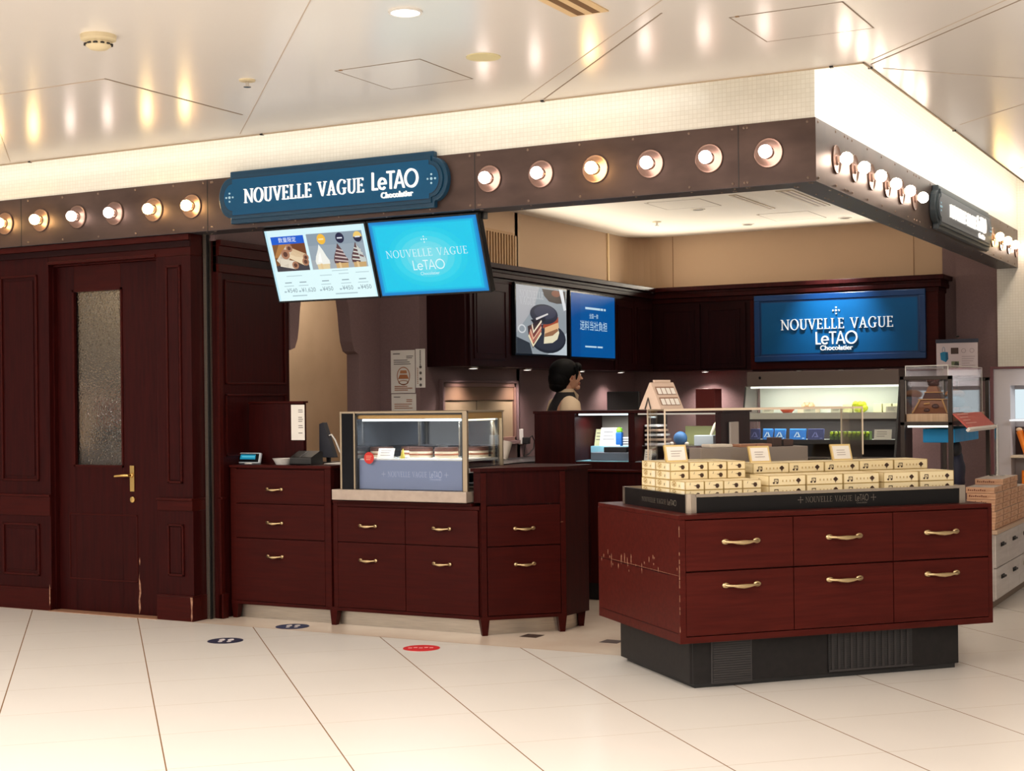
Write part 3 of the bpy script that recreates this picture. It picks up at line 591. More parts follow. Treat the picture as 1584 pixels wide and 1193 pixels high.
def cake_art(c, fr, w, h):
    P = lambda pts, l, m: c.art(fr, [(-w/2+x*w, -h/2+y*h) for x, y in pts], l, m)
    C_ = lambda x, y, rx, ry, l, m: c.art(fr, circ(-w/2+x*w, -h/2+y*h, rx*w, ry*h), l, m)
    P(rect(0, 0, 1, 1), 0, E(142, 150, 156)); P([(0, .3), (0, 1), (.45, 1), (.35, .7)], 1, E(168, 168, 172)); P([(.6, 0), (1, 0), (1, .35)], 1, E(186, 196, 202)); P([(0, .0), (.3, 0), (.25, .16), (0, .24)], 1, E(44, 50, 58))
    P([(.5, .98), (.98, .98), (.98, .8), (.8, .78), (.64, .8), (.54, .88)], 2, E(52, 40, 36)); C_(.78, .93, .09, .05, 3, E(120, 64, 40)); P([(.84, 1), (.92, 1), (.99, .70), (.94, .68)], 4, E(216, 218, 222))
    C_(.62, .24, .36, .22, 2, E(32, 36, 46)); C_(.62, .26, .34, .2, 3, E(44, 48, 60))
    P([(.52, .16), (.54, .34), (.80, .44), (.84, .34), (.80, .24), (.7, .18)], 4, E(226, 216, 184)); P([(.53, .26), (.54, .31), (.80, .40), (.82, .37), (.7, .29)], 5, E(148, 104, 74)); P([(.54, .31), (.54, .40), (.82, .50), (.83, .41)], 5, E(222, 178, 132)); P([(.50, .39), (.52, .46), (.82, .58), (.82, .49)], 5, E(160, 72, 48))
    C_(.53, .60, .28, .15, 6, E(40, 42, 56)); C_(.55, .63, .22, .10, 7, E(56, 58, 76)); P([(.26, .5), (.34, .42), (.56, .50), (.55, .56)], 7, E(30, 30, 40))
    P([(.2, .40), (.48, .52), (.46, .30), (.30, .08), (.22, .24)], 7, E(62, 48, 50))
    for k, col in enumerate(((236, 222, 186), (190, 110, 92), (222, 170, 140), (126, 62, 56), (240, 226, 200))):
        P([(.21+.015*k, .26+.04*k), (.30, .10+.05*k), (.47, .30+.045*k), (.46, .33+.045*k), (.31, .14+.05*k), (.225+.015*k, .29+.04*k)], 8+k, E(*col))
    P([(.36, .50), (.60, .60), (.59, .62), (.35, .53)], 13, E(214, 208, 206))
    lw = E(206, 208, 210)
    for a in strip((.10*w-w/2, .36*h-h/2, .075*w, .065*h), (.10*w-w/2, .36*h-h/2, .055*w, .045*h), 0, 2*PI, 20): c.art(fr, a, 3, lw)
    p, tw = word('NOUVELLE', SER, .055); put(c, fr, p, -w/2+.06*w, -h/2+.82*h, E(190, 192, 194), 3); p, tw = word('VAGUE', SER, .055); put(c, fr, p, -w/2+.06*w, -h/2+.72*h, E(190, 192, 194), 3)
screen('wall_screen', 'wall screen showing a layered chocolate cake', 'screen', (-3.085, 3.178, 1.905), (0, 1, 0), (0, 0, 1), .84, .51, cake_art, .015, .03)
def notice_art(c, fr, w, h):
    c.art(fr, rect(-w/2, -h/2, w/2, h/2), 0, E(0, 82, 150)); c.art(fr, rect(-w/2, -h/2, -w*.3, h/2), 1, E(0, 74, 142)); wl = E(186, 214, 228)
    for x, wd in ((-.19, .34), (.16, .06), (.24, .04)): c.art(fr, rect(x*w, .26*h, (x+wd)*w, .295*h), 2, wl)
    p, tw = typed('全国一律', .085*h); put(c, fr, p, -tw/2, .125*h, wl, 2)
    p, tw = typed('送料当社負担', .165*h)
    sx = .62*w/tw; put(c, fr, [[(a*sx, b) for a, b in q] for q in p], -.31*w, -.06*h, wl, 2)
    for x, wd in ((-.2, .26), (.08, .12)): c.art(fr, rect(x*w, -.345*h, (x+wd)*w, -.32*h), 2, wl)
screen('wall_screen', 'wall screen with a plain blue Japanese notice', 'screen', (-3.085, 4.105, 1.90), (0, 1, 0), (0, 0, 1), .84, .51, notice_art, .015, .03)
# large blue sign
t = thing('wall_sign', 'large blue framed sign with raised white lettering over the back counter', 'sign', (-1.425, 5.42, 1.60))
fr = (Vector((-1.425, 5.42, 1.893)), Vector((1, 0, 0)), Vector((0, 0, 1)))
SBL = mat('back_sign_blue', (.001, .085, .24), .42, spec=.2); SBLD = mat('back_sign_blue_frame', (.001, .034, .13), .3, spec=.4)
c = MB(); c.solid(fr, rect(-.73, -.285, .73, .285), 0, .022, SBLD)
for s, a, b in ((1, .022, .036),):
    for q in (rect(-.73, -.285, .73, -.235), rect(-.73, .235, .73, .285), rect(-.73, -.235, -.68, .235), rect(.68, -.235, .73, .235)): c.solid(fr, q, a, b, SBLD)
c.build('frame', t, bevel=.005)
c = MB(); c.solid(fr, rect(-.68, -.235, .68, .235), .022, .026, SBLD); c.solid(fr, rect(-.665, -.22, .665, .22), .026, .028, SBL); c.build('face_panel', t)
g = (fr[0]+Vector((0, -.028, 0)), fr[1], fr[2]); WL = mat('raised_white_letter', (.86, .85, .82), .4, emit=(1, 1, 1), es=.25)
c = MB(); emblem(c, g, -.01, .135, .042, WL, depth=.012); c.build('emblem', t)
p, tw = word('NOUVELLE VAGUE', SER, .088); q_ = [[(a*.96/tw, b) for a, b in q] for q in p]; wn = word('NOUVELLE', SER, .088)[1]*.96/tw+.005
for lo, hi in ((-1, wn), (wn, 9)):
    c = MB(); put(c, g, [a for a in q_ if lo < a[0][0] <= hi], -.49, -.018, WL, depth=.02); c.build('lettering', t, label='raised white serif lettering')
c = MB(); p, tw = word('LeTAO', SAN, .106, .04); p = [[(a*.36/tw, b) for a, b in q] for q in p]; tw = .36; put(c, g, p, -tw/2-.01, -.148, WL, depth=.02); c.build('lettering', t, label='raised white sans-serif name lettering')
c = MB(); p, tw = typed('Chocolatier', .058, .012); put(c, g, p, -tw/2-.01, -.198, WL, depth=.016); c.build('lettering', t, label='small raised white lettering')
lamp('sign_lamp', 'SPOT', (-1.45, 4.98, 2.62), 100, (.86, .95, 1), .04, aim=(-1.44, 5.42, 2.0), spot=math.radians(68), blend=1)
for x in (-1.9, -1.0): lamp('sign_lamp', 'SPOT', (x, 4.95, 2.62), 4, (.85, .93, 1), .04, aim=(x, 5.42, 1.95), spot=math.radians(80), blend=1)
# puck lights under the cabinets
PUCK = emis('puck_light', (1, .92, .82), 9)
pk = [(-3.26, 2.42, 'left'), (-3.26, 3.26, 'left'), (-3.26, 4.22, 'left'), (-3.26, 5.03, 'left'), (-2.675, 5.56, 'back'), (-1.82, 5.56, 'back'), (-1.455, 5.56, 'back'), (-1.10, 5.56, 'back')]
dl = ['under the single-door cabinet by the posters', 'under the left end of the cake screen', 'under the blue notice screen', 'under the cabinet at the inner corner', 'under the two-door cabinet on the back wall', 'under the left part of the large blue sign', 'under the middle of the large blue sign', 'under the right part of the large blue sign']
for (x, y, s), q in zip(pk, dl):
    t = thing('puck_light', 'small round puck light '+q, 'lamp', (x, y, 1.532 if y < 5.5 or x < -2.2 else 1.52), group='puck lights under the wall cabinets')
    zb = 1.545 if x < -2.2 else 1.532
    c = MB(); c.lathe([(.040, 0), (.040, -.008), (.033, -.012)], (x, y, zb), CHROME, 'z', 20, False); c.build('rim', t, smooth=True)
    c = MB(); c.lathe([(.033, -.0115), (.001, -.0125)], (x, y, zb), PUCK, 'z', 20, False); c.build('lens', t)
    lamp('puck_lamp', 'SPOT', (x, y, zb-.02), 25 if x < -3 else 46 if x < -2.2 else 24, (1, .85, .79), .03, spot=math.radians(130), blend=.9)

# ------------------------------------------------------------ drawer handles
def handle_mesh():
    c = MB()
    c.tube([(-.052, -.004, 0), (-.048, -.022, 0), (-.034, -.026, -.001), (-.02, -.027, -.003), (0, -.028, -.004), (.02, -.027, -.003), (.034, -.026, -.001), (.048, -.022, 0), (.052, -.004, 0)], [.006, .0055, .005, .0075, .0095, .0075, .005, .0055, .006], BRASS, 10)
    for x in (-.052, .052): c.ell((x, -.004, 0), (.013, .008, .011), BRASS, 12, 8)
    o = c.build('handle', smooth=50, origin=(0, 0, 0)); me = o.data; bpy.data.objects.remove(o); return me
HANDLE = handle_mesh()
def drawer(t, x0, x1, z0, z1, y, hx, hz, m, scale=1.0, local=False):
    c = MB(t if local else None); c.box(x0+.002, x1-.002, y-.016, y+.02, z0+.002, z1-.002, m); d = c.build('drawer', t, bevel=.002)
    if hz:
        lo = (0, 0, 0) if local else WM[t].translation
        h = place(HANDLE, 'handle', d, (hx-lo[0], y-.016-lo[1], hz-lo[2]), label='antique brass handle'); h.scale = (scale, 1, 1+(scale-1)*.35)
    return d
# ------------------------------------------------------------ front service counter
KICK = STEEL
def leg(c, x, y, m, w0=.055, w1=.03):
    c.add([(x-w1/2, y, 0), (x+w1/2, y, 0), (x+w1/2, y+w1, 0), (x-w1/2, y+w1, 0), (x-w0/2, y-.001, .105), (x+w0/2, y-.001, .105), (x+w0/2, y+w0, .105), (x-w0/2, y+w0, .105)], [(3, 2, 1, 0), (4, 5, 6, 7), (0, 1, 5, 4), (1, 2, 6, 5), (2, 3, 7, 6), (3, 0, 4, 7)], m)
t = thing('counter_cabinet', 'tall dark red counter cabinet of three drawers beside the panelled pillar', 'cabinet', (-3.39, .56, 0)); y = .275
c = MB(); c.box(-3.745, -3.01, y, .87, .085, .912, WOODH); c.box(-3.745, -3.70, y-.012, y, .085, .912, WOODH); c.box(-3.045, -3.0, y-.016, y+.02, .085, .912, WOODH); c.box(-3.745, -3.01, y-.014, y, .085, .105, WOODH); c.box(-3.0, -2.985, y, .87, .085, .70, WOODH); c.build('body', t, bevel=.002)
c = MB(); c.box(-3.745, -2.995, y-.022, .88, .912, .930, WOODH); c.build('countertop', t, bevel=.003)
for z0, z1, hz in ((.697, .905, .786), (.488, .697, .585), (.106, .488, .384)): drawer(t, -3.70, -3.045, z0, z1, y, -3.408, hz, WOODH)
c = MB(); c.box(-3.72, -3.03, y+.035, y+.045, 0, .085, KICK); c.build('kick_plate', t, label='brushed steel kick plate')
c = MB(); leg(c, -3.72, y-.01, WOODH); c.build('leg', t); c = MB(); leg(c, -2.99, y-.014, WOODH); c.build('leg', t)
t = thing('counter_cabinet', 'low dark red counter cabinet of four drawers under the cake display case', 'cabinet', (-2.5, .56, 0))
c = MB(); c.box(-2.985, -2.005, y, .87, .10, .715, WOODH); c.box(-2.985, -2.005, y-.014, y, .085, .105, WOODH); c.box(-2.985, -2.955, y-.014, y, .105, .715, WOODH); c.box(-2.985, -2.005, y-.012, y, .694, .715, WOODH); c.build('body', t, bevel=.002)
c = MB(); c.box(-2.985, -2.05, y-.022, .88, .715, .732, WOODH); c.build('countertop', t, bevel=.003)
for x0, x1, hx in ((-2.955, -2.489, -2.741), (-2.489, -2.012, -2.246)):
    drawer(t, x0, x1, .488, .694, y, hx, .587, WOODH); drawer(t, x0, x1, .106, .488, y, hx, .388, WOODH)
c = MB(); c.box(-2.97, -2.02, y+.035, y+.045, 0, .09, KICK); c.build('kick_plate', t, label='brushed steel kick plate')
# angled end cabinet
ang = math.atan2(.603-.26, -1.644+1.995)
t = thing('counter_cabinet', 'angled corner counter cabinet with two stacked drawers at the counter end', 'cabinet', (-1.995, .26, 0), ang); Wi = WM[t].inverted()
def loc2(x, y): q = Wi @ Vector((x, y, 0)); return (q.x, q.y)
foot = [loc2(*p) for p in ((-2.04, .262), (-1.995, .262), (-1.644, .604), (-1.622, .862), (-2.04, .87))]
foot2 = [loc2(*p) for p in ((-1.998, .264), (-1.995, .262), (-1.644, .604), (-1.622, .862), (-1.998, .87))]
c = MB(t); c.prism(foot, .736, .908, WOOD); c.prism(foot2, .085, .736, WOOD); L_ = .4907
c.box(0, .03, -.012, 0, .085, .90, WOODH); c.box(L_-.03, L_, -.012, 0, .085, .90, WOODH); c.box(0, L_, -.012, 0, .085, .105, WOODH); c.box(0, L_, -.004, 0, .72, .724, WOODK)
c.prism([(.395, .67), (.399, .70), (.397, .73), (.400, .60), (.402, .62)], -.0126, -.012, BARE, 'y'); c.prism([(.40, .612), (.475, .618), (.475, .616), (.40, .609)], -.0126, -.012, BARE, 'y')
c.build('body', t, bevel=.002)
ft = [loc2(*p) for p in ((-2.05, .242), (-1.988, .242), (-1.626, .597), (-1.602, .875), (-2.05, .885))]
c = MB(t); c.prism(ft, .908, .928, WOOD); c.build('countertop', t, bevel=.003)
drawer(t, .032, L_-.032, .492, .718, 0, .245, .589, WOODH, local=True); drawer(t, .032, L_-.032, .107, .490, 0, .247, .390, WOODH, local=True)
c = MB(t); kf = [loc2(*p) for p in ((-1.99, .31), (-1.985, .305), (-1.68, .61), (-1.665, .85), (-1.99, .85))]; c.prism(kf, 0, .085, KICK); c.build('kick_plate', t, label='brushed steel kick plate')
for q in ((.016, .0), (L_-.025, .0)):
    c = MB(t); leg(c, q[0], q[1]-.012, WOODH); c.build('leg', t)
e = Wi @ Vector((-1.640, .83, 0)); c = MB(t); leg(c, e.x-.02, e.y-.01, WOODH); c.build('leg', t)

# ------------------------------------------------------------ on the counter
t = thing('register_screen_panel', 'low dark wood privacy panel standing behind the register', 'panel', (-3.53, .47, .93)); c = MB(); c.box(-3.745, -3.33, .45, .48, .93, 1.30, WOOD); c.box(-3.745, -3.322, .44, .49, 1.30, 1.312, WOODH); c.build('board', t, bevel=.002)
c = MB(); g = ((-3.42, .449, 1.075), (1, 0, 0), (0, 0, 1)); c.solid(g, rect(0, 0, .10, .215), 0, .0015, PAPERW)
for k, (h, n) in enumerate(((.185, 2), (.14, 3), (.09, 2), (.045, 1))): lines(c, (Vector(g[0])+Vector((0, -.0015, 0)), g[1], g[2]), .055, h, .035, n, .012, INK, .004)
tag(c.build('price_sheet'), 'narrow white printed sheet fixed to the dark register panel', 'notice')
t = thing('customer_display', 'small customer price display with a glowing cyan screen on the counter', 'display', (-3.70, .40, .93))
fr = (Vector((-3.70, .385, .965)), Vector((1, 0, 0)), Vector((0, .25, .97)))
c = MB(); c.lathe([(.035, 0), (.032, .006), (.012, .01), (.010, .03)], (-3.70, .40, .93), WHITE, 'z', 20); c.build('foot', t, smooth=True)
c = MB(); c.solid(fr, rect(-.088, -.032, .088, .035), -.02, 0, mat('display_shell', (.60, .66, .72), .4)); c.build('housing', t, bevel=.006)
c = MB(); c.solid(fr, rect(-.078, -.024, .078, .028), 0, .002, BLACKG); c.art(fr, rect(-.062, -.008, .055, .022), 4, E(30, 130, 160)); c.art(fr, rect(-.05, .004, .05, .012), 5, E(90, 190, 210)); c.build('screen', t, label='dark screen with cyan digits')
c = MB(); c.lathe([(.045, 0), (.065, .035), (.068, .037), (.060, .034), (.042, .004)], (-3.415, .36, .93), WHITE, 'z', 24); tag(c.build('coin_tray', smooth=True), 'shallow white coin dish on the counter', 'dish')
t = thing('card_reader', 'black card payment terminal on the counter', 'terminal', (-3.245, .36, .93)); c = MB(); c.prism([(.31, .93), (.43, .93), (.43, 1.005), (.40, 1.012), (.31, .975)], -3.33, -3.175, BLACK, 'x'); c.build('body', t, bevel=.008)
c = MB(); c.prism([(.312, .978), (.398, 1.014), (.40, 1.0125), (.314, .9765)], -3.26, -3.256, D(110, 110, 115), 'x'); c.build('seam', t)
t = thing('tablet_stand', 'dark tablet leaning on its stand behind the register panel', 'tablet', (-3.22, .60, .93)); c = MB(); c.prism([(-3.30, .965), (-3.19, .965), (-3.27, 1.18), (-3.30, 1.17)], .57, .61, D(44, 46, 56), 'y'); c.build('tablet', t, bevel=.004); c = MB(); c.box(-3.29, -3.21, .58, .68, .93, .936, BLACK); c.box(-3.27, -3.25, .60, .62, .93, .98, BLACK); c.build('stand', t)
c = MB(); c.tube([(-3.235, .585, 1.10), (-3.215, .58, 1.105), (-3.18, .57, 1.07), (-3.14, .56, 1.0), (-3.09, .55, .955), (-3.02, .545, .938), (-2.99, .545, .937)], .005, WHITE, 8); tag(c.build('charging_cable', smooth=True), 'white charging cable curving down to the counter', 'cable')
c = MB(); c.box(-3.18, -3.02, .45, .62, .930, .936, PAPERW); tag(c.build('paper_sheet'), 'white sheet of paper lying on the counter by the display case', 'paper')

# ------------------------------------------------------------ refrigerated cake case on the counter
CASEX = mat('case_champagne_metal', (.50, .40, .28), .3, .85)
t = thing('cake_display_case', 'glass cake display case with steel base on the low counter', 'display case', (-2.5, .46, .732))
c = MB(); c.box(-2.955, -2.054, .205, .70, .737, .797, noise_col(mat('pale_case_base', (.6, .48, .40), .35, .3), (.44, .35, .29), (.50, .41, .34), (1, 1, 1), 20)); c.box(-2.93, -2.07, .23, .69, .732, .737, BLACK); c.build('base', t, bevel=.004)
c = MB()
for x0, x1 in ((-2.912, -2.900), (-2.818, -2.808)): c.box(x0, x1, .232, .25, .797, 1.247, CASEX)
c.box(-2.090, -2.062, .232, .252, .797, 1.247, CASEX); c.box(-2.086, -2.070, .655, .672, .797, 1.247, CASEX); c.box(-2.912, -2.9, .655, .672, .797, 1.247, CASEX)
c.box(-2.912, -2.062, .234, .672, 1.236, 1.247, CASEX); c.box(-2.80, -2.09, .250, .28, 1.205, 1.236, mat('case_gold_header', (.55, .33, .12), .35, .6)); c.box(-2.086, -2.070, .25, .655, 1.20, 1.236, mat('case_gold_header', (.55, .33, .12), .35, .6)); c.build('frame', t, bevel=.001)
c = MB(); c.box(-2.900, -2.818, .234, .245, .797, 1.236, BLACKG); c.box(-2.808, -2.798, .236, .245, .797, 1.236, BLACK); c.box(-2.096, -2.09, .236, .245, .797, 1.236, BLACK); c.box(-2.808, -2.09, .236, .245, 1.226, 1.236, BLACK); c.build('control_column', t, label='glossy black control column')
c = MB(); c.box(-2.798, -2.096, .238, .243, .799, 1.228, GLASS); c.build('front_pane', t); c = MB(); c.box(-2.080, -2.075, .252, .655, .92, 1.20, GLASS); c.build('side_pane', t)
MIRR = mat('mirror_backing', (.30, .33, .38), .06, .9)
c = MB(); c.box(-2.90, -2.09, .640, .655, .80, 1.20, MIRR); c.box(-2.84, -2.82, .26, .64, .80, 1.20, MIRR)
for x in (-2.62, -2.34): c.box(x-.004, x+.004, .628, .64, .98, 1.2, CHROME)
c.build('back_mirror', t, label='mirrored back wall')
c = MB(); c.box(-2.80, -2.09, .27, .64, .962, .974, mat('case_shelf', (.72, .74, .74), .25)); c.box(-2.07, -2.085, .26, .64, .90, .925, mat('case_shelf', (.72, .74, .74), .25)); c.build('shelf', t)
fr = ((-2.445, .264, .80), (1, 0, 0), (0, 0, 1)); c = MB(); c.box(-2.80, -2.09, .264, .275, .80, .966, mat('case_lower_panel', srgb(128, 142, 180), .22)); c.box(-2.81, -2.80, .25, .27, .80, .966, BLACK)  # the reflected blue of a screen is put into the panel colour
p, tw = word('NOUVELLE VAGUE', SER, .036); g = E(176, 182, 204, 1.0); put(c, fr, [[(a*.262/tw, b*.85) for a, b in q] for q in p], -.158, .072, g, 2); tw = .262; p, w2 = word('LeTAO', SAN, .036, .03); p = [[(a*.082/w2, b) for a, b in q] for q in p]; w2 = .082; put(c, fr, p, -.158+tw+.016, .070, g, 2)
for x in (-.188, -.158+tw+w2+.045): c.art(fr, rect(x-.014, .086, x+.014, .088), 2, g); c.art(fr, rect(x-.001, .073, x+.001, .101), 2, g)
p, w3 = typed('Chocolatier', .016); put(c, fr, p, -.158+tw+.016+w2/2-w3/2, .056, g, 2); c.build('lower_panel', t, label='lower panel with the shop name, tinted blue-grey as a screen reflection')
c = MB(); c.box(-2.79, -2.10, .285, .30, 1.190, 1.202, E(235, 245, 245, 3.2)); c.box(-2.105, -2.093, .30, .62, 1.190, 1.202, E(255, 240, 205, 3)); c.build('glow_strip', t, label='glowing strip added for a bright white line')
c = MB(); c.box(-2.112, -2.10, .60, .625, .93, 1.19, CHROME)
for k in range(12): c.box(-2.1125, -2.1115, .605, .620, .945+.02*k, .953+.02*k, BLACK)
c.build('shelf_rail', t)
# cakes on the shelf
CAKE = [D(232, 222, 200), D(86, 48, 38), D(150, 92, 66), D(70, 42, 36)]
def cake(x, y, label, proto=[None]):
    if proto[0] is None:
        o = thing('round_cake', label, 'cake', (x, y, .974), group='cakes in the counter display case')
        c = MB(); c.lathe([(.084, 0), (.084, .004)], (x, y, .974), D(225, 218, 205), 'z', 28); c.build('cake_board', o)
        c = MB()
        for k, (m, h) in enumerate(((CAKE[0], .014), (CAKE[2], .010), (CAKE[0], .013), (CAKE[1], .012), (CAKE[3], .010))):
            z = .978+[0, .014, .024, .037, .049][k]; c.cyl((x, y, 0), .068+.002*(k % 2), z, z+h, m, 'z', 30)
        c.build('layers', o, smooth=30); proto[0] = o; return o
    return dup(proto[0], loc=(x, y, .974), label=label)
for x, y, q in ((-2.745, .42, 'at the left end behind the red sticker'), (-2.475, .42, 'in the middle, right of the yellow triangle'), (-2.305, .42, 'right of the middle, near the side pane'), (-2.185, .56, 'at the back right corner'), (-2.62, .56, 'at the back, behind the white price card')):
    cake(x, y, 'round layered chocolate cake in the display case, '+q)
c = MB(); fr = ((-2.645, .30, .974), (1, 0, 0), (.0, .35, .94)); c.solid(fr, rect(-.055, 0, .055, .062), 0, .002, PAPERW); lines(c, (Vector(fr[0])+Vector((0, -.0022, 0)), fr[1], fr[2]), -.035, .05, .07, 3, .014, INK, .003); tag(c.build('price_card'), 'white leaning price card inside the cake display case', 'card')
c = MB(); c.prism([(-2.565, .974), (-2.535, .974), (-2.545, 1.03)], .33, .34, D(206, 190, 80), 'y'); tag(c.build('menu_triangle'), 'small yellow triangular marker among the cakes', 'marker')
c = MB(); g = ((-2.715, .2376, .98), (1, 0, 0), (0, 0, 1)); c.art(g, circ(0, 0, .034), 0, D(196, 40, 32)); lines(c, g, -.02, .012, .04, 3, .010, D(235, 170, 150), .003, 2); tag(c.build('round_sticker'), 'red round sticker on the glass of the cake display case', 'sticker')
lamp('case_lamp', 'AREA', (-2.45, .33, 1.185), 3.2, (.86, .94, 1), .62, .02); lamp('case_lamp', 'AREA', (-2.12, .48, 1.185), .8, (1, .9, .7), .02, .25)

# ------------------------------------------------------------ behind the counter: posters, window frame, outlet, back counter
def sheet(name, label, cat, fr, w, h, fn, m=PAPER, th=.0015):
    o, ux, uy = (Vector(q) for q in fr); n = ux.cross(uy).normalized(); c = MB(); c.solid(fr, rect(0, 0, w, h), 0, th, m); fn(c, (o+n*th, ux, uy)); return tag(c.build(name), label, cat)
X1 = ((1, 0, 0), (0, 0, 1))
def post1(c, g):
    lines(c, g, .02, .28, .06, 1, .02, INK, .006); lines(c, g, .13, .262, .06, 2, .012, INK, .005); lines(c, g, .025, .235, .16, 3, .014, INK, .005)
    for a in strip((.105, .12, .055, .065), (.105, .12, .049, .059), 0, 2*PI, 24): c.art(g, a, 2, INKR)
    for a in strip((.105, .075, .042, .016), (.105, .075, .036, .011), 0, 2*PI, 20): c.art(g, a, 2, INKR)
    c.art(g, [(.075, .13), (.135, .13), (.15, .10), (.06, .10)], 2, D(176, 112, 70)); c.art(g, [(.08, .16), (.13, .16), (.135, .138), (.075, .138)], 2, D(190, 128, 84)); lines(c, g, .03, .05, .15, 3, .013, INKR, .006)
sheet('wall_poster', 'pale poster with an orange bell-shaped drawing on the mauve wall', 'poster', ((-3.668, 1.958, 1.362), *X1), .20, .302, post1)
sheet('wall_poster', 'pale notice with lines of print, below the bell-shaped drawing poster', 'poster', ((-3.666, 1.958, 1.232), *X1), .205, .124, lambda c, g: (lines(c, g, .02, .105, .06, 1, .02, INK, .005), lines(c, g, .125, .085, .05, 2, .012, INKR, .005), lines(c, g, .025, .055, .16, 3, .014, INKR, .005)))
def post3(c, g):
    lines(c, g, .035, .262, .010, 9, .012, INK, .008, 2, .1)
    for k in range(4): c.art(g, circ(.041, .145-.042*k, .011, n=8), 2, INK)
    lines(c, g, .014, .14, .006, 9, .013, INKR, .009, 2, .1)
sheet('wall_poster', 'tall narrow vertical-text strip pinned right of the bell-shaped drawing poster', 'poster', ((-3.462, 1.958, 1.398), *X1), .078, .272, post3)
c = MB(); y0, y1, z0, z1 = 2.235, 3.345, .99, 1.435; FRW = mat('pink_wood_frame', (.22, .12, .095), .5)
for a in ((y0, y1, z1-.03, z1), (y0, y1, z0, z0+.03), (y0, y0+.03, z0, z1), (y1-.03, y1, z0, z1)): c.box(-3.43, -3.405, *a, FRW)
for a in ((y0-.02, y0, z0, z1+.02), (y1, y1+.03, z0, z1+.02), (y0, y1, z1, z1+.02), (y0-.03, y1+.05, z0-.03, z0)): c.box(-3.43, -3.395, *a, MAUVE)
c.box(-3.43, -3.412, y0, y1, z1-.13, z1-.03, D(120, 92, 72)); wn = bpy.data.objects.new('window_1', None); COL.objects.link(wn); wn.location = (-3.43, 2.79, .96); WM[wn] = Matrix.Translation((-3.43, 2.79, .96)); struct(wn, 'framed inner pass-through window above the back counter', 'window')
c.build('window_frame', wn, bevel=.003)
c = MB(); c.box(-3.43, -3.422, y0+.03, y1-.03, z0+.03, z1-.03, noise_col(mat('tan_blind', (.42, .32, .20), .5), (.26, .19, .12), (.34, .26, .16), (1, .3, 1), 2)); c.box(-3.4215, -3.420, 2.74, 2.745, z0+.03, z1-.13, BLACK); c.build('window_panel', wn)
t = thing('wall_outlet', 'white wall outlet with a black plug and looped cord', 'outlet', (-3.43, 3.45, .95)); c = MB(); c.box(-3.43, -3.418, 3.42, 3.485, .955, 1.075, WHITE); c.build('cover_plate', t, bevel=.003)
c = MB(); c.box(-3.418, -3.37, 3.46, 3.515, .955, 1.01, BLACK); c.build('plug', t, bevel=.006, label='black plug'); c = MB(); c.tube([(-3.385, 3.50, 1.0), (-3.37, 3.54, 1.02), (-3.365, 3.57, .98), (-3.37, 3.565, .92), (-3.39, 3.53, .88), (-3.41, 3.48, .855)], .005, BLACK); c.tube([(-3.39, 3.47, .957), (-3.40, 3.465, .90), (-3.41, 3.47, .855)], .004, BLACK); c.build('cord', t, smooth=True)
t = thing('back_counter', 'dark back counter running along the mauve wall', 'counter', (-3.2, 3.8, 0)); c = MB(); c.box(-3.417, -2.98, 2.065, 5.29, .06, .83, WOODK); c.box(-3.417, -3.02, 2.065, 5.29, 0, .06, BLACK); c.build('body', t); c = MB(); c.box(-3.417, -2.953, 2.065, 5.29, .83, .855, BLACK); c.build('countertop', t, bevel=.004)
t = thing('paper_cup_stack', 'tilted stack of pale cups beside the cake display case', 'cups', (-3.28, 2.95, .855)); c = MB(); c.tube([(-3.30, 2.93, .857), (-3.285, 2.965, .99)], [.030, .042], D(205, 195, 180), 16); c.build('cups', t, smooth=40)
t = thing('back_counter', 'dark counter along the back wall below the puck lights', 'counter', (-2.5, 5.5, 0)); c = MB(); c.box(-3.417, -2.25, 5.295, 5.72, 0, .83, WOODK); c.box(-3.417, -2.25, 5.292, 5.72, .83, .855, BLACK); c.build('body', t)
t = thing('dark_monitor', 'black flat monitor seen from behind the attendant, standing on the back counter', 'monitor', (-3.0, 4.55, .855)); c = MB(); c.box(-3.155, -2.86, 4.50, 4.54, 1.13, 1.365, BLACK); c.build('casing', t, bevel=.006); c = MB(); c.box(-3.03, -2.99, 4.53, 4.56, .86, 1.2, BLACK); c.box(-3.1, -2.96, 4.47, 4.63, .855, .868, BLACK); c.build('stand', t)
c = MB(); c.box(-2.70, -2.52, 5.38, 5.56, .855, 1.385, D(104, 30, 26)); tag(c.build('red_box', bevel=.006), 'dark red box on the back wall counter, right of the black monitor', 'box')

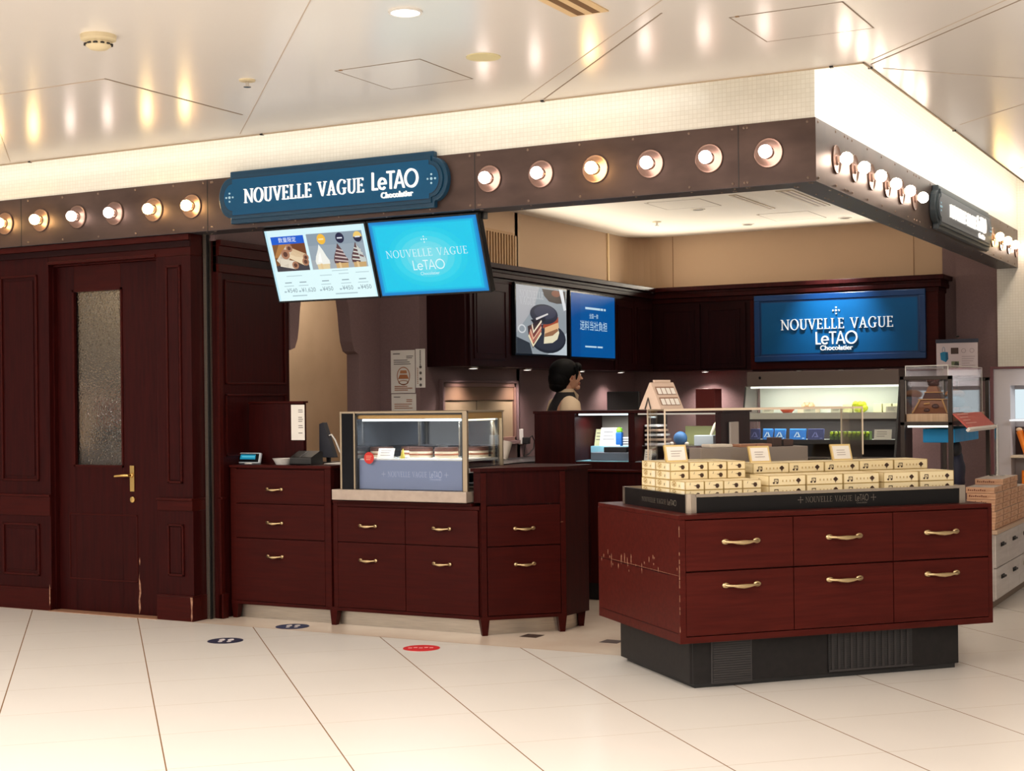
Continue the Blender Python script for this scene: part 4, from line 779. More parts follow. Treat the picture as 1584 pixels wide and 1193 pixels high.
# ------------------------------------------------------------ attendant
def person():
    SKIN = mat('skin', (.55, .29, .185), .5); HAIR = mat('black_hair', (.003, .0025, .0025), .6, spec=.12); SHIRT = mat('cream_shirt', (.66, .50, .34), .8); VEST = mat('black_vest', (.010, .008, .010), .75)
    t = thing('person', 'person with dark tied-back hair, cream shirt and black vest, in profile behind the counter', 'person', (-2.69, 2.74, 0), math.radians(42))
    # local frame: +x is where the person faces, +y the left side, z up
    bm = bmesh.new(); lay = bm.verts.layers.skin.verify()
    def chain(pts, start=None):
        pv = start
        for (p, r) in pts:
            v = bm.verts.new(p); v[lay].radius = (r, r) if not isinstance(r, tuple) else r
            if pv is not None: bm.edges.new((pv, v))
            pv = v
            if start is None and v.index == -1: pass
        return pv
    pel = bm.verts.new((0, 0, .84)); pel[lay].radius = (.115, .15); pel[lay].use_root = True
    ch = chain([((-.005, 0, .98), (.09, .125)), ((-.005, 0, 1.12), (.095, .135)), ((0, 0, 1.235), (.085, .135))], pel)
    nk = chain([((.0, 0, 1.315), (.052, .06)), ((.012, 0, 1.36), (.045, .045)), ((.022, 0, 1.41), (.045, .045))], ch)
    hd = chain([((.03, 0, 1.455), (.085, .070)), ((.02, 0, 1.515), (.088, .072)), ((.01, 0, 1.555), (.06, .055))], nk)
    for s in (1, -1):
        sh = chain([((0, s*.155, 1.265), .052), ((-.015, s*.195, 1.13), .040), ((-.01, s*.205, 1.02), .034), ((.07, s*.20, .93), .028), ((.15, s*.185, .885), .022)], ch)
        pm = chain([((.20, s*.18, .875), (.012, .030)), ((.235, s*.178, .872), (.011, .033))], sh)
        for k, (dy, ln) in enumerate(((-.026, .060), (-.009, .068), (.009, .064), (.026, .050))):
            chain([((.255, s*.178+dy, .870), .0085), ((.255+ln*.55, s*.178+dy*1.1, .864), .008), ((.255+ln, s*.178+dy*1.15, .852), .007)], pm)
        chain([((.205, s*.178-s*.034, .866), .010), ((.235, s*.178-s*.052, .858), .008)], sh)
        ft = chain([((0, s*.085, .76), .085), ((.015, s*.085, .46), .056), ((-.01, s*.085, .30), .052), ((-.015, s*.085, .09), .034)], pel)
        chain([((.06, s*.09, .045), (.03, .04)), ((.13, s*.095, .03), (.022, .036))], ft)
    me = bpy.data.meshes.new('body'); bm.to_mesh(me); bm.free(); o = bpy.data.objects.new('body', me); COL.objects.link(o); o.parent = t; WM[o] = WM[t]
    sk = o.modifiers.new('skin', 'SKIN'); sk.use_smooth_shade = True; sb = o.modifiers.new('sub', 'SUBSURF'); sb.levels = 2; sb.render_levels = 2; me.materials.append(SKIN)
    # face profile fused on the head front
    def face(p):
        q = p.copy()
        return q
    c = MB(t)
    c.ell((.042, 0, 1.472), (.082, .072, .100), SKIN, 28, 20, lambda p: Vector((p.x*(1.0 if p.z > -.3 else 1-.12*(-.3-p.z)), p.y*(1-.28*max(0, -p.z)), p.z)))
    c.ell((.098, 0, 1.392), (.022, .026, .020), SKIN, 14, 10)                         # chin
    c.add([(.118, 0, 1.492), (.112, .012, 1.455), (.145, 0, 1.452), (.112, -.012, 1.455), (.116, 0, 1.442), (.135, .008, 1.449), (.135, -.008, 1.449)], [(0, 1, 5), (0, 5, 2), (0, 2, 6), (0, 6, 3), (1, 4, 5), (5, 4, 2), (2, 4, 6), (6, 4, 3)], SKIN)
    c.ell((.112, 0, 1.421), (.010, .020, .006), D(190, 122, 98), 12, 8); c.ell((.111, 0, 1.412), (.010, .017, .006), D(190, 124, 100), 12, 8)
    for s in (1, -1):
        c.ell((.112, s*.030, 1.480), (.008, .014, .006), D(240, 235, 228), 12, 8); c.ell((.117, s*.030, 1.480), (.005, .006, .006), D(30, 20, 18), 10, 8); c.box(.116, .122, s*.030-.016, s*.030+.016, 1.497, 1.501, HAIR)
        c.ell((.035, s*.074, 1.462), (.018, .008, .030), SKIN, 14, 10); c.ell((.037, s*.080, 1.462), (.010, .004, .018), D(150, 88, 64), 12, 8)
    c.build('face', t, smooth=60)
    # hair: cap, fringe and low bun
    c = MB(t)
    def cap(p):
        q = p.copy()
        if q.x > .55 and q.z < .25: q.x = .55
        return q
    c.ell((.000, 0, 1.500), (.112, .092, .100), HAIR, 28, 20, lambda p: Vector((min(p.x, .80) if p.z > .0 else min(p.x, .25+.55*max(0, 1+p.z*2.4)) , p.y, p.z)))
    c.ell((-.040, 0, 1.452), (.076, .086, .094), HAIR, 24, 16); c.ell((-.045, 0, 1.405), (.066, .076, .050), HAIR, 20, 14); c.ell((-.02, 0, 1.47), (.075, .088, .09), HAIR, 24, 16)
    c.ell((.098, 0, 1.535), (.034, .066, .036), HAIR, 18, 12)
    for s in (1, -1): c.tube([(.07, s*.074, 1.535), (.078, s*.079, 1.49), (.070, s*.078, 1.445)], [.018, .012, .004], HAIR, 8)
    c.build('hair', t, smooth=60, label='black tied-back hair')
    # clothing
    c = MB(t)
    def rings(zs, m, seg=28):
        vs = []; fs = []
        for (z, cx, rx, ry) in zs:
            for k in range(seg): a = 2*PI*k/seg; vs.append((cx+rx*math.cos(a), ry*math.sin(a), z))
        for j in range(len(zs)-1):
            for k in range(seg): fs.append((j*seg+k, j*seg+(k+1) % seg, (j+1)*seg+(k+1) % seg, (j+1)*seg+k))
        c.add(vs, fs, m)
    rings([(.86, 0, .14, .185), (.98, -.004, .118, .152), (1.12, 0, .132, .172), (1.22, 0, .122, .168), (1.27, -.002, .100, .145), (1.305, .0, .084, .104), (1.335, .006, .074, .078), (1.356, .008, .066, .066)], VEST); c.build('vest', t, smooth=60, label='black vest')
    c = MB(t); rings([(1.335, .006, .062, .062), (1.356, .010, .060, .057), (1.380, .010, .060, .056), (1.374, .010, .052, .048)], SHIRT)
    c.add([(.058, .012, 1.385), (.095, .05, 1.335), (.088, .055, 1.30), (.07, .01, 1.33)], [(0, 1, 2, 3), (3, 2, 1, 0)], SHIRT); c.add([(.058, -.012, 1.385), (.095, -.05, 1.335), (.088, -.055, 1.30), (.07, -.01, 1.33)], [(0, 1, 2, 3), (3, 2, 1, 0)], SHIRT)
    for s in (1, -1):
        c.tube([(.0, s*.125, 1.272), (-.002, s*.160, 1.262), (-.008, s*.192, 1.20), (-.014, s*.205, 1.12), (-.012, s*.212, 1.03), (.03, s*.210, .965), (.09, s*.2, .925)], [.060, .074, .078, .070, .058, .050, .042], SHIRT, 18)
        c.ell((-.002, s*.150, 1.255), (.066, .052, .052), SHIRT, 18, 12)
    c.build('shirt', t, smooth=60, label='cream shirt with sleeves')
    c = MB(t); rings([(.45, 0, .16, .21), (.70, 0, .155, .20), (.87, 0, .142, .186), (.885, 0, .12, .16)], VEST); c.build('skirt', t, smooth=60)
person()

# ------------------------------------------------------------ inner showcase counter
t = thing('showcase_counter', 'dark wood showcase counter with lit glass compartments in the middle of the shop', 'counter', (-1.8, 2.1, 0))
c = MB(); c.box(-2.46, -1.16, 1.80, 2.40, .115, .835, WOOD); c.box(-2.06, -2.052, 1.795, 1.80, .16, .82, WOODK); c.build('body', t, bevel=.003)
c = MB(); c.box(-2.40, -1.2, 1.86, 2.36, 0, .115, CHAR); c.build('plinth', t); c = MB(); c.box(-2.48, -1.14, 1.76, 2.42, .835, .85, WOODH); c.build('countertop', t, bevel=.003)
c = MB(); c.box(-2.46, -2.165, 1.82, 2.38, .85, 1.21, WOOD); c.box(-2.165, -1.15, 1.83, 2.38, .85, .897, WOOD); c.box(-2.47, -1.15, 1.82, 2.38, 1.210, 1.228, WOOD)
c.box(-1.79, -1.745, 1.83, 2.38, .897, 1.21, WOOD); c.box(-1.20, -1.165, 1.83, 2.38, .897, 1.21, WOOD); c.build('showcase_frame', t, bevel=.002)
SHW = mat('showcase_white', (.66, .72, .74), .35)
c = MB(); c.box(-2.165, -1.79, 2.25, 2.26, .897, 1.21, mat('showcase_back', (.40, .34, .28), .4)); c.box(-2.165, -1.79, 1.84, 2.25, .897, .902, D(120, 165, 180)); c.box(-1.745, -1.20, 1.84, 2.25, .897, .902, D(120, 130, 140)); c.box(-1.745, -1.20, 1.95, 2.25, .995, 1.0, mat('smoked_shelf', (.15, .13, .13), .15)); c.build('compartment_lining', t)
c = MB(); c.box(-2.165, -1.79, 1.832, 1.837, .897, 1.21, GLASS); c.box(-1.745, -1.20, 1.832, 1.837, .897, 1.21, GLASS); c.build('front_pane', t, label='clear glass front')
c = MB(); c.box(-2.15, -1.80, 1.85, 1.865, 1.198, 1.209, E(225, 240, 245, 2.0)); c.box(-1.73, -1.21, 1.85, 1.865, 1.200, 1.209, E(230, 215, 200, .8)); c.build('glow_strip', t)
lamp('case_lamp', 'AREA', (-1.98, 1.95, 1.19), 2.2, (.88, .95, 1), .3, .1); lamp('case_lamp', 'AREA', (-1.47, 1.95, 1.19), 1.6, (1, .93, .85), .45, .1)
def blk(name, label, cat, x0, x1, y0, y1, z0, z1, m, bevel=.003, group=None): c = MB(); c.box(x0, x1, y0, y1, z0, z1, m); return tag(c.build(name, bevel=bevel), label, cat, group)
blk('display_riser', 'grey display riser inside the left glass compartment', 'riser', -2.09, -1.80, 1.90, 2.02, .902, .955, D(116, 118, 128))
blk('display_riser', 'pale blue display riser behind the grey one in the left glass compartment', 'riser', -2.16, -1.80, 2.05, 2.22, .902, .992, D(140, 190, 205))
blk('gift_box', 'dark gift box on the grey riser in the left glass compartment', 'box', -2.0, -1.84, 1.91, 2.0, .955, .99, D(40, 34, 36))
def card(name, label, x, y, z, w, h, m=PAPERW, tilt=.3, cat='card', edge=None):
    c = MB(); fr = ((x, y, z), (1, 0, 0), (0, tilt, 1)); c.solid(fr, rect(0, 0, w, h), 0, .002, edge or m)
    n = Vector((1, 0, 0)).cross(Vector((0, tilt, 1))).normalized(); g = (Vector(fr[0])+n*.002, fr[1], fr[2])
    if edge: c.art(g, rect(.006, .006, w-.006, h-.006), 1, m)
    lines(c, g, .15*w, h*.78, w*.6, 3, h*.2, INK, h*.04); return tag(c.build(name), label, cat)
card('price_card', 'large white price card in the left glass compartment', -2.10, 2.06, .992, .15, .12); card('price_card', 'pale yellow card at the left edge of the left glass compartment', -2.155, 2.10, .992, .06, .11, D(226, 220, 170))
card('price_card', 'pale leaning card low in the right glass compartment', -1.70, 1.87, .902, .05, .075)
t = thing('blue_bottle', 'blue bottle with a green top in the left glass compartment', 'bottle', (-1.965, 2.04, .992)); c = MB(); c.box(-1.985, -1.94, 2.06, 2.10, .992, 1.085, D(16, 92, 168)); c.build('body', t, bevel=.008); c = MB(); c.ell((-1.962, 2.08, 1.095), (.022, .022, .022), D(120, 190, 40), 14, 10); c.build('top', t, smooth=True)
for k in range(4): blk('white_tray', 'white tray in the left compartment, %s of the pile beside the blue bottle' % ['lowest', 'second', 'third', 'topmost'][k], 'tray', -1.93, -1.81+.004*k, 2.06, 2.2, .992+.016*k, 1.002+.016*k, D(206, 208, 212), .002, 'white trays beside the blue bottle')
for k in range(5): blk('white_tray', 'white tray in the right compartment, %s of the tall pile at its left end' % ['lowest', 'second', 'third', 'fourth', 'topmost'][k], 'tray', -1.735, -1.60-.01*k, 1.97, 2.12, 1.0+.03*k, 1.014+.03*k, D(206, 206, 210) if k % 2 == 0 else D(176, 150, 130), .002, 'white trays in the right compartment')
blk('red_carton', 'dark red carton standing at the back of the left glass compartment', 'box', -1.92, -1.80, 2.215, 2.245, 1.075, 1.2, D(128, 38, 44))
c = MB(); c.ell((-1.50, 2.0, 1.045), (.045, .04, .045), D(44, 96, 150), 16, 12); tag(c.build('blue_bundle', smooth=True), 'round blue wrapped bundle on the smoked shelf', 'sweets')
for k, x in enumerate((-1.548, -1.445)): c = MB(); c.ell((x, 1.97, 1.012), (.014, .014, .012), D(225, 215, 205), 12, 8); tag(c.build('white_sweet', smooth=True), 'small white sweet %s the round blue bundle' % ('left of', 'right of')[k], 'sweets', 'white sweets by the blue bundle')
blk('pale_box', 'pale blue-white box on the smoked shelf beside the slanted white scoop', 'box', -1.40, -1.27, 1.98, 2.1, 1.0, 1.065, D(190, 202, 214)); c = MB(); c.tube([(-1.30, 2.02, 1.065), (-1.275, 2.03, 1.13), (-1.255, 2.04, 1.155)], [.010, .012, .012], D(214, 206, 186)); tag(c.build('scoop', smooth=True), 'slanted white scoop on the pale box', 'scoop')
blk('green_mat', 'pale green backdrop board at the right of the right glass compartment', 'board', -1.56, -1.205, 2.235, 2.248, 1.0, 1.12, D(172, 178, 120))
blk('white_slope', 'white folded leaflet standing right of the showcase counter', 'leaflet', -1.155, -1.142, 1.95, 2.1, .85, 1.15, D(222, 212, 206))

# ------------------------------------------------------------ refrigerated island in front
IA = math.radians(46.79); IM = Matrix.Translation((-.401, -.676, 0)) @ Matrix.Rotation(IA, 4, 'Z')
t = thing('display_island', 'free-standing dark red display island with six brass-handled drawer fronts on a black base', 'display counter', M=IM)
c = MB(t); c.box(.0, 1.415, .012, .80, .022, .22, CHAR); c.box(.03, 1.40, .02, .79, 0, .03, BLACK); c.box(.0, 1.30, .004, .012, .022, .22, CHAR); c.box(.012, .016, .003, .005, .022, .22, BLACK); c.build('plinth', t, bevel=.006)
c = MB(t); c.box(.104, .306, -.002, .004, .018, .21, D(70, 66, 66))
c.box(.108, .302, -.004, 0, .022, .206, BLACK)
for k in range(17): c.box(.112, .298, -.007, -.004, .026+.0105*k, .031+.0105*k, D(52, 48, 48))
c.build('vent_grille', t, label='framed vent of fine horizontal louvres')
c = MB(t); c.box(.70, 1.15, -.002, .004, .030, .215, BLACK)
for k in range(13): c.box(.715+.0335*k, .727+.0335*k, -.006, -.002, .04, .213, D(44, 40, 40))
for k in range(17): c.box(.702, 1.148, -.004, -.002, .042+.010*k, .045+.010*k, D(36, 33, 33))
c.box(.70, 1.15, -.008, .002, .030, .04, D(48, 44, 44)); c.build('vent_grille', t, label='wide vent of vertical slats')
X0, X1, Y0, Y1 = -.085, 1.545, -.08, .87
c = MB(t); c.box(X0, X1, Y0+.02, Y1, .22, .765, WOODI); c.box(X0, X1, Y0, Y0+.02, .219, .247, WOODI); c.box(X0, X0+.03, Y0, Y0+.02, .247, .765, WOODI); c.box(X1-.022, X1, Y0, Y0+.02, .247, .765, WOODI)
c.box(X0-.002, X0, Y0+.02, Y1-.02, .262, .264, WOODK); c.box(X0-.001, X0, Y0+.1, Y1, .512, .515, WOODK)
rr = random.Random(3)
for k in range(26):
    yy = Y0+.01+rr.random()*.9; zz = .54+rr.gauss(0, .018)-.02*(yy > .3); hh = .006+.022*rr.random()**2
    c.prism([(yy, zz-hh), (yy+.004, zz-hh*.3), (yy+.003, zz+hh), (yy-.002, zz+hh*.5)], X0-.0006, X0-.0001, BARE, 'x')
c.box(X0-.0006, X0, Y0, Y1*.8, .5185, .5198, BARE)
for k in range(16):
    zz = .25+rr.random()*.5; c.box(X0-.0005, X0+.002, Y0-.0005, Y0+.0018, zz, zz+.008+.02*rr.random(), BARE)
c.build('body', t, bevel=.002)
c = MB(t); c.box(X0, X1, Y0-.001, Y1, .765, .786, WOODI); c.build('top_board', t, bevel=.003)
for x0, x1, hx in ((-.055, .481, .216), (.481, 1.001, .741), (1.001, 1.523, 1.262)):
    drawer(t, x0, x1, .535, .763, Y0+.014, hx, .662, WOODI, 1.5, True); drawer(t, x0, x1, .249, .533, Y0+.014, hx, .468, WOODI, 1.5, True)
RX0, RX1, RY0, RY1 = -.005, 1.455, .0, .74; RIM = mat('rim_black_panel', (.007, .006, .006), .3, spec=.25); RIMM = mat('rim_metal', (.50, .42, .34), .3, .85)
c = MB(t); c.box(RX0+.04, RX1-.03, RY0+.004, RY0+.02, .786, .856, RIM); c.box(RX0, RX0+.02, RY0+.03, RY1-.02, .786, .856, RIM); c.box(RX0+.04, RX1-.03, RY1-.02, RY1-.004, .786, .856, RIM); c.box(RX1-.016, RX1, RY0+.03, RY1-.02, .786, .856, RIM); c.build('rim_panel', t, label='glossy black rim band')
c = MB(t); c.lathe([(.022, .786), (.022, .872)], (RX0+.024, RY0+.024, 0), RIMM, 'z', 20); c.box(RX0+.02, RX0+.045, RY0, RY0+.02, .786, .871, RIMM); c.box(RX1-.032, RX1, RY0, RY0+.02, .786, .871, RIMM); c.box(RX0, RX0+.02, RY1-.03, RY1, .786, .868, RIMM); c.box(RX1-.02, RX1, RY1-.03, RY1, .786, .868, RIMM)
c.box(RX0+.04, RX1-.03, RY0, RY0+.022, .858, .870, RIMM); c.box(RX0, RX0+.022, RY0+.03, RY1-.02, .856, .868, RIM); c.box(RX0, RX1, RY1-.022, RY1, .856, .870, RIMM); c.box(RX1-.022, RX1, RY0+.02, RY1, .856, .870, RIMM); c.build('rim_trim', t, smooth=30, label='polished metal rim and corner posts')
fr = ((.545, .0035, .800), (1, 0, 0), (0, 0, 1)); c = MB(t); g = mat('rim_print', (.17, .145, .115), .5)
p, tw = word('NOUVELLE VAGUE', SER, .026); put(c, fr, [[(a*.245/tw, b) for a, b in q] for q in p], .048, .016, g, 2); tw = .245; p, w2 = word('LeTAO', SAN, .030, .03); put(c, fr, [[(a*.072/w2, b) for a, b in q] for q in p], .048+tw+.016, .015, g, 2); w2 = .072; p, w3 = typed('Chocolatier', .012); put(c, fr, p, .048+tw+.016+w2/2-w3/2, .003, g, 2)
for x in (.022, .048+tw+w2+.042): c.art(fr, rect(x-.015, .028, x+.015, .030), 2, g); c.art(fr, rect(x-.001, .013, x+.001, .045), 2, g); emblem(c, fr, x, .029, .016, g, 3)
fr = ((RX0-.0005, .56, .795), (0, -1, 0), (0, 0, 1))
p, tw = word('NOUVELLE VAGUE', SER, .022); put(c, fr, p, .06, .018, g, 2); p, w2 = word('LeTAO', SAN, .026, .03); put(c, fr, p, .06+tw+.014, .017, g, 2); c.build('rim_print', t)
WELL = mat('cream_display_deck', (.68, .62, .52), .5)
c = MB(t); c.box(RX0+.02, RX1-.022, RY0+.02, RY1-.022, .786, .846, WELL); c.box(.44, RX1-.03, .475, .712, .846, .975, WELL); c.build('display_deck', t, label='cream stepped display deck')
# glass hood
c = MB(t); gx0, gx1, gy0, gy1, gz = .10, 1.184, .462, .662, 1.25
gl = MB(t); gl.box(gx0, gx1, gy0, gy1, gz-.008, gz, GLASS); gl.box(gx0, gx0+.006, gy0+.1, gy1, .846, gz-.008, GLASS); gl.box(gx1-.006, gx1, gy0, gy1, .975, gz-.008, GLASS); gl.box(gx0+.006, gx1-.006, gy0, gy0+.006, .975, gz-.008, GLASS)
gl.build('glass_hood', t, label='clear glass hood')
GE = mat('glass_edge', (.75, .62, .48), .25)
for a in ((gx0, gx1, gy0-.001, gy0+.001, gz-.009, gz+.001), (gx0, gx1, gy1-.001, gy1+.001, gz-.009, gz+.001)): c.box(*a, GE)
for x in (gx0, gx1):
    for yy in (gy0, gy1): c.box(x-.003, x+.003, yy-.003, yy+.003, 1.01 if yy == gy0 else .975 if x > .5 else .846, gz, GE)
c.build('glass_edges', t)

# ------------------------------------------------------------ chocolate boxes on the island
CRM = mat('cream_carton', (.90, .76, .47), .5); CRML = mat('carton_line', (.50, .34, .11), .5); CHOC = D(62, 38, 22); CRMB = mat('carton_pale', (.92, .82, .60), .5)
def carton(w, d, h, big):
    c = MB(); c.box(0, w, 0, d, 0, h, CRM); F = ((0, 0, 0), (1, 0, 0), (0, 0, 1)); Lf = ((0, d, 0), (0, -1, 0), (0, 0, 1)); Tp = ((0, 0, h), (1, 0, 0), (0, 1, 0)); e = .0022
    for fr, ww, hh in ((F, w, h), (Lf, d, h), (Tp, w, d)):
        for q in (rect(0, 0, ww, e), rect(0, hh-e, ww, hh), rect(0, 0, e, hh), rect(ww-e, 0, ww, hh)): c.art(fr, q, 1, CRML)
    if big:
        x, y = w*.19, h*.46
        c.art(F, rect(x-.010, y+.006, x+.012, y+.0095), 2, CHOC); c.art(F, rect(x+.0085, y-.008, x+.012, y+.009), 2, CHOC); c.art(F, rect(x-.010, y-.008, x-.0068, y+.008), 2, CHOC); c.art(F, circ(x-.012, y-.009, .0058, .0045, 10), 2, CHOC); c.art(F, circ(x+.006, y-.009, .0058, .0045, 10), 2, CHOC); c.art(F, rect(x-.004, y-.003, x+.004, y), 2, CHOC)
        x = w*.80; c.art(F, [(x-.013, y), (x-.006, y+.008), (x+.002, y+.012), (x+.009, y+.006), (x+.014, y), (x+.006, y-.007), (x, y-.013), (x-.006, y-.006)], 2, CHOC); c.art(F, rect(x-.001, y-.016, x+.002, y-.008), 2, CHOC)
        for k in range(7): c.art(F, rect(w*(.36+.05*k), y-.005, w*(.385+.05*k), y+.004), 2, CRMB if k % 2 else CRML)
        xx = d*.5; c.art(Lf, [(xx-.010, y), (xx, y+.011), (xx+.010, y), (xx, y-.011)], 2, CHOC)
    else:
        x, y = w*.62, h*.44
        c.art(F, [(x-.018, y+.004), (x-.006, y+.004), (x+.002, y+.010), (x+.012, y+.008), (x+.015, y-.002), (x+.008, y-.011), (x-.002, y-.009), (x-.004, y-.001)], 2, CHOC); c.art(F, [(w*.22, h*.55), (w*.26, h*.62), (w*.25, h*.78), (w*.30, h*.80), (w*.27, h*.84)], 2, CHOC)
        for sx, sy, r in ((.18, .62, .010), (.28, .70, .011), (.36, .58, .010), (.26, .45, .009)):
            for q in strip((d*sx, h*sy, r, r), (d*sx, h*sy, r*.72, r*.72), 0, 2*PI, 10): c.art(Lf, q, 2, CRML)
        c.art(Lf, [(d*.60, h*.28), (d*.63, h*.28), (d*.645, h*.55), (d*.62, h*.6)], 2, CHOC); c.art(Lf, rect(d*.74, h*.1, d*.97, h*.9), 2, CRMB)
    o = c.build('chocolate_box', origin=(0, 0, 0)); me = o.data; bpy.data.objects.remove(o); return me
SM = carton(.0935, .160, .0385, False); BG = carton(.190, .185, .0465, True)
def on_island(me, name, x, y, z, label, cat, group):
    o = bpy.data.objects.new(name, me); COL.objects.link(o); M = IM @ Matrix.Translation((x, y, z)); o.location = M.translation; o.rotation_euler = (0, 0, IA); WM[o] = M; return tag(o, label, cat, group)
COLN = ['leftmost', 'second', 'third', 'rightmost']; ROWN = ['front', 'middle', 'rear']; G_ = 'small chocolate boxes on the island'
for lv in range(4):
    for col in range(4):
        for row in range(3):
            if lv < 2: x, yv = .016+.0965*col, .064+.163*row
            else:
                if row == 2: continue
                x, yv = .022+.0975*col, .236+.163*row
            lvl = ['bottom layer', 'second layer', 'third layer', 'top layer'][lv]
            rn = ROWN[row] if lv < 2 else ['front', 'rear'][row]
            on_island(SM, 'chocolate_box', x, yv, .8465+.0395*lv, 'small cream chocolate box, %s, %s column, %s row of the small-box pile' % (lvl, COLN[col], rn), 'box', G_)
CN5 = ['leftmost', 'second', 'third', 'fourth', 'rightmost']; G2 = 'large chocolate boxes on the island'
for k, x in enumerate((.436, .632, .828, 1.044, 1.242)):
    for lv in range(2): on_island(BG, 'chocolate_box', x, .058, .8465+.0475*lv, 'wide cream chocolate box on the front step, %s of the row, %s' % (CN5[k], 'under another box' if lv == 0 else 'on top'), 'box', G2)
for k, x in enumerate((.470, .662, .856, 1.048, 1.243)):
    for lv in range(3):
        on_island(BG, 'chocolate_box', x, .275, .8465+.0475*lv, 'wide cream chocolate box in the raised back row, %s of the row, %s' % (CN5[k], ['lowest', 'middle', 'topmost'][lv]), 'box', G2)
# price cards, riser and goods under the hood
def icard(x, y, z, label, w=.105, h=.078):
    c = MB(); U = IM.to_3x3(); fr = (IM @ Vector((x, y, z)), U @ Vector((1, 0, 0)), U @ Vector((0, .35, 1)).normalized()); c.solid(fr, rect(-.004, -.004, w+.004, h+.004), -.008, 0, CRML); c.solid(fr, rect(-.002, -.002, w+.002, h+.002), -.008, .001, D(226, 200, 140))
    n = fr[1].cross(fr[2]).normalized(); g = (fr[0]+n*.0012, fr[1], fr[2]); c.art(g, rect(.006, .006, w-.006, h-.006), 1, PAPERW); lines(c, g, .025, h*.66, w*.55, 3, .012, D(170, 160, 155), .003, 3); return tag(c.build('price_card'), label, 'card', 'gold-edged price cards on the island')
icard(.035, .30, 1.006, 'gold-edged white price card standing on the small chocolate boxes'); icard(.505, .36, .9895, 'gold-edged white price card standing on the raised row, in front of the grey riser'); icard(.955, .36, .9895, 'gold-edged white price card standing on the raised row, right of the grey riser')
def iblk(name, label, cat, x0, x1, y0, y1, z0, z1, m, bevel=.003, group=None):
    c = MB(); vs = MB(); vs.box(x0, x1, y0, y1, z0, z1, m); vs.v = [IM @ p for p in vs.v]; return tag(vs.build(name, bevel=bevel), label, cat, group)
iblk('display_riser', 'long grey display riser under the glass hood of the island', 'riser', .335, .93, .56, .69, .975, 1.055, D(146, 132, 124))
for k, (x0, x1) in enumerate(((.56, .645), (.65, .735))): iblk('chocolate_bar', 'flat tan chocolate slab on the grey riser, %s of the two' % ('left', 'right')[k], 'chocolate', x0, x1, .575, .67, 1.055, 1.070, D(176, 124, 96), .002, 'tan slabs on the riser')
for k, (x0, x1, zz) in enumerate(((.745, .80, 1.10), (.81, .865, 1.09))): iblk('chocolate_block', 'dark brown chocolate block on the grey riser, %s' % ('taller, on the left', 'shorter, on the right')[k], 'chocolate', x0, x1, .59, .65, 1.055, zz, D(66, 38, 28), .004)
iblk('white_dish', 'white flat dish at the left end of the grey riser', 'dish', .395, .52, .575, .68, 1.055, 1.072, D(228, 214, 200), .006)
t = thing('brochure_stand', 'pale A-frame brochure stand with two rows of printed cards on top of the glass hood', 'stand', M=IM @ Matrix.Translation((.135, .56, 1.25)) @ Matrix.Rotation(math.radians(14), 4, 'Z'))
PBR = mat('pale_card_stand', (.66, .50, .40), .6)
c = MB(t); c.prism([(-.075, 0), (-.065, 0), (.012, .13), (.004, .13)], -.07, .07, PBR, 'x'); c.prism([(.09, 0), (.098, 0), (.012, .13), (.004, .13)], -.07, .07, PBR, 'x'); c.prism([(-.075, 0), (.095, 0), (.008, .128)], -.069, -.066, PBR, 'x'); c.box(-.05, .05, .0, .012, .13, .142, PBR); c.build('frame', t, bevel=.001)
fr = ((-.07, -.0765, 0), (1, 0, 0), (0, .077, .13)); ux, uy = Vector((1, 0, 0)), Vector((0, .077, .13)).normalized(); fr = (Vector((-.07, -.0755, 0)), ux, uy)
for r_ in range(2):
    c = MB(t); c.art(fr, rect(.012, .022+.06*r_, .128, .066+.06*r_), 2, D(150, 116, 96))
    for k in range(4): c.art(fr, rect(.018+.028*k, .024+.06*r_, .041+.028*k, .058+.06*r_), 3, PAPERW)
    c.build('card_row', t)
c = MB(t); c.tube([(-.075, .0, .002), (-.074, .02, .055), (-.074, .045, .002)], .003, BLACK); c.build('wire_hook', t)

# ------------------------------------------------------------ chocolate showpiece console along the right opening
t = thing('showpiece_table', 'black metal frame console with an acrylic case at the right opening', 'table', (.01, 2.8, 0))
DK = mat('dark_bronze_frame', (.045, .034, .028), .4, .6)
c = MB()
for x in (-.145, .14):
    for yy in (2.2, 3.38): c.box(x, x+.026, yy, yy+.026, 0, 1.42, DK)
for yy in (2.2, 3.38): c.box(-.145, .166, yy, yy+.026, 1.397, 1.42, DK); c.box(-.145, .166, yy, yy+.026, 1.12, 1.142, DK)
for x in (-.145, .14): c.box(x, x+.026, 2.2, 3.4, 1.12, 1.142, DK)
c.build('frame', t, bevel=.002)
c = MB(); c.box(-.115, .136, 2.228, 3.37, 1.142, 1.19, noise_col(mat('pale_wood_base', (.5, .33, .2), .5), (.45, .29, .17), (.56, .38, .24), (20, 1, 1), 4)); c.build('base_board', t, bevel=.003, label='pale wood base'); c = MB(); c.box(-.11, .13, 2.235, 2.255, 1.108, 1.12, E(250, 252, 240, 1.6)); c.build('glow_strip', t, label='glowing strip added for a bright white line')  # glowing bar put in under the base to give a bright white line
c = MB(); ax0, ax1, ay0, ay1 = -.118, .136, 2.235, 3.30
for a in ((ax0, ax1, ay0, ay0+.004), (ax0, ax1, ay1-.004, ay1), (ax0, ax0+.004, ay0, ay1), (ax1-.004, ax1, ay0, ay1)): c.box(*a, 1.19, 1.478, ACRYL)
c.box(ax0, ax1, ay0, ay1, 1.478, 1.483, ACRYL); c.build('acrylic_case', t, label='clear acrylic case')
c = MB()
for x in (ax0, ax1):
    for yy in (ay0, ay1): c.box(x-.002, x+.002, yy-.002, yy+.002, 1.19, 1.483, mat('acrylic_edge', (.72, .68, .62), .2))
for yy in (ay0, ay1): c.box(ax0, ax1, yy-.002, yy+.002, 1.481, 1.485, MATS['acrylic_edge'])
